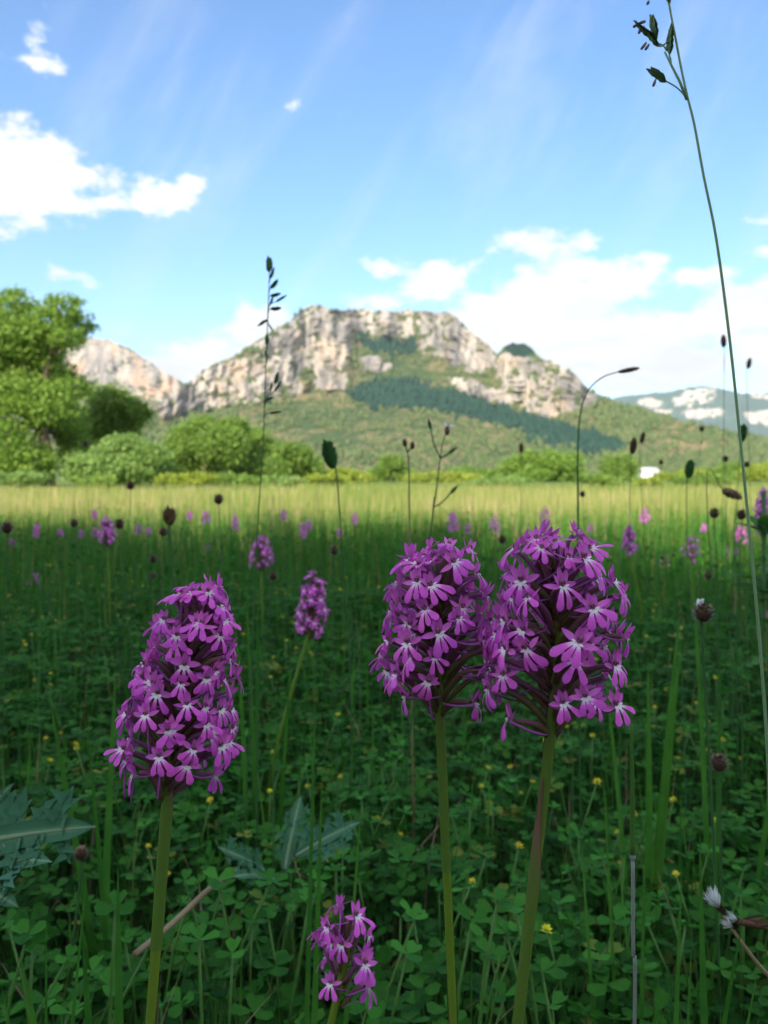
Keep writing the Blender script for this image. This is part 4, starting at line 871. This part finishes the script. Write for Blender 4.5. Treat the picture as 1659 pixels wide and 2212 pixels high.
def spikelet_mesh(L, w, seed, mat='spikelet', awn=.15):
    mb = MB(); r = np.random.default_rng(seed)
    for i in range(5):
        sgn = 1 if i % 2 else -1; t0 = i * .10
        mb.blade((sgn * w * .10, 0, L * t0), (sgn * .09, 0, 1), (sgn * .5, 1, 0), L * (.62 + .03 * i), wprof([0, .35, .75, 1], [.25, 1, .55, .03], w * .62), 5, bend=.12, cup=.7, tone=lambda t, q=float(r.random()) * .4: q + .8 * t)
        mb.blade((sgn * w * .10, 0, L * t0), (sgn * .09, 0, 1), (sgn * .5, -1, 0), L * (.62 + .03 * i), wprof([0, .35, .75, 1], [.25, 1, .55, .03], w * .62), 5, bend=.12, cup=.7, tone=lambda t, q=float(r.random()) * .4: q + .8 * t)
    return mb.mesh('spikelet', MT[mat])
SPK = [spikelet_mesh(1.0, .25, k) for k in range(3)]; SPKD = [spikelet_mesh(1.0, .32, 5 + k, 'stem_dark') for k in range(2)]
def spikelets(root, g, d, items, meshes, stalk, mat):
    """items: base pixel, tip pixel, anchor pixel on the stem"""
    for i, (bx, by, tx, ty, ax_, ay) in enumerate(items):
        a = P(bx, by, d) - g; b = P(tx, ty, d) - g; v = b - a
        sp = add('spikelet', meshes[i % len(meshes)], root, M=Matrix.Translation(a) @ v.to_track_quat('Z', 'Y').to_matrix().to_4x4() @ Matrix.Rotation(U(-.5, .5), 4, 'Z') @ Matrix.Scale(v.length, 4))
        s = P(ax_, ay, d) - g; mb = MB(); mb.tube(bez(s, s.lerp(a, .4) + Vector((0, 0, .002)), a - v * .2, a + v * .05, 6), stalk, 4, lambda t: .4); add('branchlet', mb.mesh('branchlet', MT[mat]), root)
root, g = path_plant('panicle_grass', [(548, 1340), (556, 1150), (568, 960), (573, 830), (577, 720), (580, 640), (582, 590)], .55, .00045, 'stem_dark', 'tall thin grass stalk with sparse one-sided dark spikelets against the mountain', 'grass')
spikelets(root, g, .55, [(582, 588, 582, 556, 582, 600), (584, 602, 592, 580, 582, 612), (584, 624, 600, 606, 581, 636), (584, 640, 605, 635, 580, 648), (596, 652, 617, 639, 580, 662), (583, 660, 590, 641, 580, 668), (584, 668, 606, 666, 579, 680), (578, 690, 558, 703, 577, 680), (580, 700, 589, 714, 578, 690), (577, 745, 577, 724, 577, 755), (577, 774, 573, 758, 576, 785), (594, 830, 601, 806, 574, 850), (584, 845, 588, 826, 574, 858), (592, 846, 606, 826, 574, 862), (576, 862, 590, 860, 572, 880), (582, 893, 606, 889, 571, 902)], SPKD, .00028, 'stem_dark')
# tall grass crossing the sky
DG = .250
root, g = path_plant('tall_oat_grass', [(1668, 1900), (1659, 1640), (1642, 1400), (1622, 1180), (1600, 960), (1577, 740), (1548, 520), (1520, 380), (1500, 270), (1484, 205), (1470, 140), (1458, 75), (1449, 30), (1443, -8), (1436, -60)], DG, .00052, 'stem_pale', 'very tall grass stalk arching up across the sky with nodding spikelets', 'grass', n=60)
spikelets(root, g, DG, [(1440, 176, 1403, 148, 1484, 215), (1446, 118, 1448, 60, 1450, 140), (1418, 90, 1408, 34, 1440, 110), (1424, 100, 1388, 58, 1455, 70 + 20), (1400, 78, 1372, 46, 1424, 98), (1446, 12, 1444, -34, 1449, 30), (1438, -5, 1428, -50, 1447, 20)], SPK, .00026, 'stem_pale')
mb = MB(); mb.tube([P(*q, DG) - g for q in ((1484, 215), (1468, 175), (1450, 140), (1436, 112))], [.0005, .00042, .00036, .0003], 5, lambda t: .4); add('branchlet', mb.mesh('branchlet', MT['stem_pale']), root)
for (x0, y0, x1, y1) in [(1416, 172, 1411, 186), (1396, 92, 1385, 106), (1402, 96, 1394, 107), (1404, 72, 1414, 66), (1378, 52, 1368, 58), (1380, 50, 1394, 46), (1384, 60, 1380, 72), (1402, 2, 1398, 9)]:
    a = P(x0, y0, DG) - g; b = P(x1, y1, DG) - g; mb = MB(); mb.tube([a, a.lerp(b, .5), b], [.0003, .0005, .0004], 5, lambda t: t); add('anther', mb.mesh('anther', MT['anther']), root)
# stalk with a joint, green above and pale below
w = [P(1371, 2210, .262), P(1368, 2050, .262), P(1367, 1850, .262), P(1366, 1700, .262), P(1365, 1565, .262)]; g = Vector((w[0].x, w[0].y, 0)); root = empty('jointed_grass', g); tag(root, 'jointed grass stalk, pale grey below its node and green above', 'grass')
mb = MB(); mb.tube(smooth_path([Vector((0, 0, -.005)), w[0] - g, w[1] - g, w[2] - g], 16), .00062, 7, lambda t: .2 + .6 * t); add('lower_stalk', mb.mesh('lower_stalk', MT['pale_stalk']), root)
mb = MB(); mb.tube(smooth_path([w[2] - g, w[3] - g, w[4] - g], 12), [.0010 - .00075 * (i / 12) ** 1.5 for i in range(13)], 7, lambda t: 1.7); add('upper_stalk', mb.mesh('upper_stalk', MT['pale_stalk']), root)
mb = MB(); mb.blob(w[2] - g, (.0011, .0011, .0016), 8, 5, 1.0); add('node', mb.mesh('node', MT['pale_stalk']), root)

# white campion-like flower
root, g = path_plant('white_campion', [(929, 1165), (937, 1096), (945, 1040), (951, 990), (958, 950), (965, 934)], .60, .0006, 'stem_dark', 'branched stem carrying one small white flower above the hay', 'wildflower')
D = .60
def lp(x, y): return P(x, y, D) - g
mb = MB(); mb.blob(lp(966, 930), (.0022, .0022, .0038), 8, 5, .7); add('calyx', mb.mesh('calyx', MT['brown_head']), root)
mb = MB()
for k in range(6): mb.blade(lp(968, 925), (math.cos(k * 1.05) * .8 + .4, math.sin(k * 1.05) * .8, .75), (0, -.3, 1), .0052, wprof([0, .6, 1], [.0006, .0019, .0006]), 3, bend=-.5, tone=lambda t: 1)
add('petal_whorl', mb.mesh('petal_whorl', MT['white']), root)
for pts in ([(951, 990), (938, 960), (931, 930)], [(937, 1096), (955, 1085), (971, 1068)], [(951, 990), (958, 986), (966, 981)]):
    mb = MB(); q = [lp(*p) for p in pts]; mb.tube(smooth_path(q, 8), .0006, 5, lambda t: .5); mb.blade(q[-1], q[-1] - q[-2], (0, -1, .3), .010, wprof([0, .4, 1], [.0004, .0018, .0001]), 4, bend=.3, cup=.3, tone=lambda t: .4); add('branch', mb.mesh('branch', MT['stem_dark']), root)
root, g = path_plant('dry_weed', [(884, 1080), (883, 1010), (880, 975)], .62, .0007, 'straw', 'withered brown weed with two small curled heads', 'weed')
for (x, y) in ((874, 956), (891, 962)):
    a = P(880, 978, .62) - g; b = P(x, y, .62) - g; mb = MB(); mb.tube([a, a.lerp(b, .6), b], .0005, 4); mb.blob(b, (.002, .002, .0032), 7, 5, .3); add('dry_head', mb.mesh('dry_head', MT['brown_head']), root)

# thistle leaves
def thistle_leaf(root, g, base, tip, up, L_lobe, seed, nl=4, name='leaf'):
    r = np.random.default_rng(seed); a = Vector(base) - g; b = Vector(tip) - g; ax = (b - a); L = ax.length; ax.normalize(); up = Vector(up); nrm = (up - ax * up.dot(ax)).normalized(); side = ax.cross(nrm)
    mb = MB(); pts = bez(a, a + ax * L * .33 + nrm * L * .06, a + ax * L * .7 + nrm * L * .08, b, 12)
    mb.tube(pts, [L * .028 * (1 - .8 * i / 12) for i in range(13)], 6, lambda t: 1.5)
    lam = wprof([0, .1, .5, .85, 1], [.03, .075, .09, .07, .0], L)
    rows, tones = [], []
    for i, p in enumerate(pts):
        w_ = lam(i / 12); rows.append([p - side * w_ + nrm * w_ * .25, p - side * w_ * .5 + nrm * w_ * .05, p + nrm * .0003, p + side * w_ * .5 + nrm * w_ * .05, p + side * w_ + nrm * w_ * .25]); tones.append([.15, .35, 1.2, .35, .15])
    mb.grid(rows, tones)
    for i in range(nl):
        for sgn in (-1, 1):
            t = .16 + .70 * (i + .3 * (sgn > 0)) / nl; p, d = axis_frame(pts, t); ll = L_lobe * (1.05 - .45 * t) * r.uniform(.8, 1.2); dr = (side * sgn + ax * r.uniform(.25, .6) + nrm * r.uniform(-.15, .55)).normalized()
            mb.blade(p, dr, nrm, ll, wprof([0, .25, .55, .8, 1], [.30, .24, .20, .10, .003], ll), 7, bend=r.uniform(-.5, .3), cup=.35, tone=lambda t: .75 * (1 - t) + .15 + .5 * ss(.9, 1, t))
            for q in range(3):
                pp = p + dr * ll * (.30 + .2 * q); s2 = -1 if (q + i) % 2 else 1; dd = (dr * .6 + d * s2 * 1.0 + nrm * r.uniform(-.1, .4)).normalized(); mb.blade(pp, dd, nrm, ll * r.uniform(.34, .5), wprof([0, .4, 1], [.15, .09, .002], ll), 4, bend=r.uniform(-.4, .2), cup=.3, tone=lambda t: .35 + .6 * ss(.75, 1, t))
    add(name, mb.mesh(name, MT['thistle']), root)
DT = .315
g = P(-60, 1900, DT); g.z = 0; root = empty('thistle', g); tag(root, 'blue green spiny thistle with pale ribbed leaf reaching out over clover', 'thistle')
mb = MB(); c0 = P(-70, 1880, DT) - g; mb.tube([Vector((0, 0, -.005)), c0 * .5, c0], .0025, 7, lambda t: 1.0); add('stem', mb.mesh('stem', MT['thistle']), root)
thistle_leaf(root, g, P(-70, 1826, DT), P(206, 1786, DT - .01), (.1, -.75, .55), .022, 1, 4)
thistle_leaf(root, g, P(-80, 1880, DT), P(112, 1862, DT - .02), (0, -.5, .85), .018, 2, 3)
thistle_leaf(root, g, P(-70, 1800, DT + .02), P(30, 1692, DT + .03), (0, -.8, .5), .016, 3, 3)
thistle_leaf(root, g, P(-60, 1905, DT - .01), P(40, 1960, DT - .03), (0, -.6, .8), .014, 4, 3)
DT2 = .40
g = P(600, 1905, DT2); g.z = 0; root = empty('thistle', g); tag(root, 'grey green spiny thistle rosette half hidden between grass behind the sparse orchid', 'thistle')
for (bx, by, tx, ty, dd, ll, sd) in [(570, 1880, 470, 1830, -.01, .010, 11), (615, 1880, 650, 1720, .03, .010, 12), (640, 1850, 780, 1775, .0, .013, 13), (590, 1900, 500, 1895, -.03, .010, 14)]:
    thistle_leaf(root, g, P(bx, by, DT2), P(tx, ty, DT2 + dd), (0, -.6, .75), ll, sd, 4)

# grass tufts with broad blades
def tuft(pxg, d, items, lab, mat='grass', group='broad grass tufts'):
    g = P(pxg, 1500, d); g.z = 0; root = empty('grass_tuft', g); tag(root, lab, 'grass', group)
    for (bx, tx, ty, w) in items:
        base = P(bx, 1500, d + U(-.01, .01)) - g; base.z = U(0, .01); tip = P(tx, ty, d + U(-.02, .02)) - g; v = tip - base; L = v.length
        mb = MB(); mb.blade(base, v + Vector((U(-.1, .1) * L, 0, .06 * L)), (U(-.5, .5), -1, .2), L * 1.02, wprof([0, .1, .5, .85, 1], [.6, .9, 1, .55, .02], w * .5 * MM), 10, bend=U(-.2, .25), cup=.35, tone=lambda t, q=U(.15, .8): q); add('blade', mb.mesh('blade', MT[mat]), root)
    return root
tuft(1395, .46, [(1385, 1395, 1330, 6), (1400, 1420, 1385, 6), (1420, 1490, 1440, 5), (1395, 1375, 1480, 4)], 'tuft of broad dark blades behind the tallest orchid')
tuft(1420, .245, [(1425, 1440, 1905, 3.0), (1445, 1480, 1960, 2.6), (1405, 1440, 2080, 2.2), (1500, 1470, 1985, 2.2)], 'slim upright blades beside the jointed grass stalk')
tuft(1600, .235, [(1598, 1648, 1870, 3.4), (1640, 1600, 2040, 2.4), (1560, 1570, 2080, 2.0)], 'tuft of blades below the fluffy seed head')
tuft(60, .27, [(40, 55, 1930, 2.0), (70, 100, 2010, 2.2), (20, 10, 2050, 2.0)], 'thin blades below the spiny thistle leaf')
tuft(215, .275, [(200, 178, 2015, 5.0), (215, 222, 1995, 5.5), (240, 236, 1900, 5.0), (260, 300, 2060, 4), (170, 150, 2100, 3)], 'broad-leaved tuft at the foot of the lone leaning orchid')
tuft(240, .45, [(200, 215, 1470, 6), (235, 205, 1500, 5), (245, 262, 1560, 4)], 'tuft of wide blades behind the lone leaning orchid')
tuft(540, .60, [(540, 545, 1280, 4), (560, 566, 1230, 3.4), (530, 520, 1330, 4), (575, 600, 1400, 3.5)], 'upright grass clump below the rounded pale orchid head')
tuft(640, .33, [(640, 660, 1480, 2.4), (650, 648, 1690, 3), (700, 745, 1740, 2.4)], 'thin blades between the lone orchid and the grassy gap')
tuft(1560, .5, [(1550, 1600, 1240, 4), (1575, 1520, 1420, 4), (1600, 1630, 1350, 3)], 'crossing blades beside the white-tufted seed head')
tuft(1340, .36, [(1375, 1300, 1700, 2.0), (1400, 1330, 1790, 2.0), (1330, 1345, 1840, 2.0)], 'slanting thin blades behind the jointed grass stalk')

# leafy weed at the meadow edge
g = P(1655, 1150, .9); g.z = 0; root = empty('leafy_weed', g); tag(root, 'bushy dark green leafy weed beside the long orchid spike', 'weed')
mb = MB(); mb.tube([Vector((0, 0, -.01)), Vector((0, 0, .15)), P(1650, 1060, .9) - g], .0025, 6, lambda t: .4); add('stem', mb.mesh('stem', MT['stem_dark']), root)
for i in range(26):
    b = Vector((U(-.01, .01), U(-.01, .01), U(.12, .34))); mb = MB(); an = U(0, 6.28); mb.blade(b, (math.cos(an), math.sin(an), U(.1, .8)), (0, 0, 1), U(.025, .05), wprof([0, .4, 1], [.004, .011, .001]), 4, bend=-.6, cup=.25, tone=lambda t, q=U(0, .6): q); add('leaf', mb.mesh('leaf', MT['grass']), root)

# dry stalk lying in the clover
a = P(372, 1995, .36); b = P(512, 1880, .40); mb = MB(); mb.tube(smooth_path([a - (b - a) * .5, a, a.lerp(b, .55) + Vector((0, 0, .002)), b], 12), .0014, 7, lambda t: .6 + .4 * t); g = Vector(a); mb.v = [tuple(Vector(v) - g) for v in mb.v]
tag(add('dry_stalk', mb.mesh('dry_stalk', MT['straw']), loc=g), 'thick pale dry stalk lying slanted through clover beside the lone leaning orchid', 'stalk')

# fluffy seed head
DF = .255; root, g = path_plant('groundsel', [(1690, 2140), (1642, 2088), (1605, 2040), (1580, 2005), (1562, 1978)], DF, .0007, 'straw', 'withered weed with white fluffy seed heads on brown stalk', 'weed', extend=False)
st = MB(); foot = P(1690, 2140, DF) - g; st.tube([Vector((0, 0, -.005 - g.z)), foot], .0007, 5, lambda t: .3); add('foot_stalk', st.mesh('foot_stalk', MT['straw']), root)
for (bx, by, tx, ty, nf) in ((1558, 1968, 1532, 1928, 130), (1588, 2006, 1562, 1990, 90), (1600, 1990, 1570, 1978, 60)):
    a = P(bx, by, DF) - g; b = P(tx, ty, DF) - g; v = (b - a); L = v.length; v.normalize(); q = v.to_track_quat('Z', 'Y').to_matrix(); mb = MB()
    for i in range(nf):
        u = q @ Vector((U(-.55, .55), U(-.55, .55), 1)); mb.blade(a + v * L * .15, u, u.orthogonal(), L * U(.6, 1.0), wprof([0, 1], [.00012, .00007]), 2, bend=U(-.3, .3), tone=lambda t: 1)
    add('fluff', mb.mesh('fluff', MT['white']), root)
    mb = MB()
    for k in range(7): u = q @ Vector((math.cos(k * .9) * .28, math.sin(k * .9) * .28, 1)); mb.blade(a - v * L * .25, u, u.orthogonal(), L * .7, wprof([0, .4, 1], [.0005, .0006, .0001]), 3, tone=lambda t: .3)
    add('bract_cup', mb.mesh('bract_cup', MT['brown_head']), root)
mb = MB(); mb.tube([P(1592, 1990, DF) - g, P(1625, 1996, DF) - g, P(1670, 2010, DF + .01) - g], [.0012, .0009, .0005], 6, lambda t: .5)
for k in range(7): mb.blade(P(1595 + 6 * k, 1990 + 2 * k, DF) - g, (1, U(-.3, .3), U(-.35, .35)), (0, -1, .2), .008, wprof([0, .4, 1], [.0003, .0006, .0001]), 3, tone=lambda t, q=U(0, 1): q)
add('withered_head', mb.mesh('withered_head', MT['brown_head']), root)

# ------------------------------------------------------------------ air
def haze():
    x0, x1, y0, y1, z0, z1 = -9500., 9500., -3300., 9500., -22., 800.
    V = np.array([(x, y, z) for z in (z0, z1) for y in (y0, y1) for x in (x0, x1)])
    F = np.array([(0, 2, 3, 1), (4, 5, 7, 6), (0, 1, 5, 4), (2, 6, 7, 3), (0, 4, 6, 2), (1, 3, 7, 5)])
    m = bpy.data.materials.new('haze'); m.use_nodes = True; T = NT(m.node_tree); out = T.node('ShaderNodeOutputMaterial'); v = T.node('ShaderNodeVolumePrincipled')
    v.inputs['Color'].default_value = (.80, .88, 1.0, 1); v.inputs['Density'].default_value = 9e-5; v.inputs['Anisotropy'].default_value = .2
    T.l.new(v.outputs[0], out.inputs['Volume'])
    tag(add('haze', mesh_np('haze', V, F, m, smooth=False)), kind='stuff')
haze()
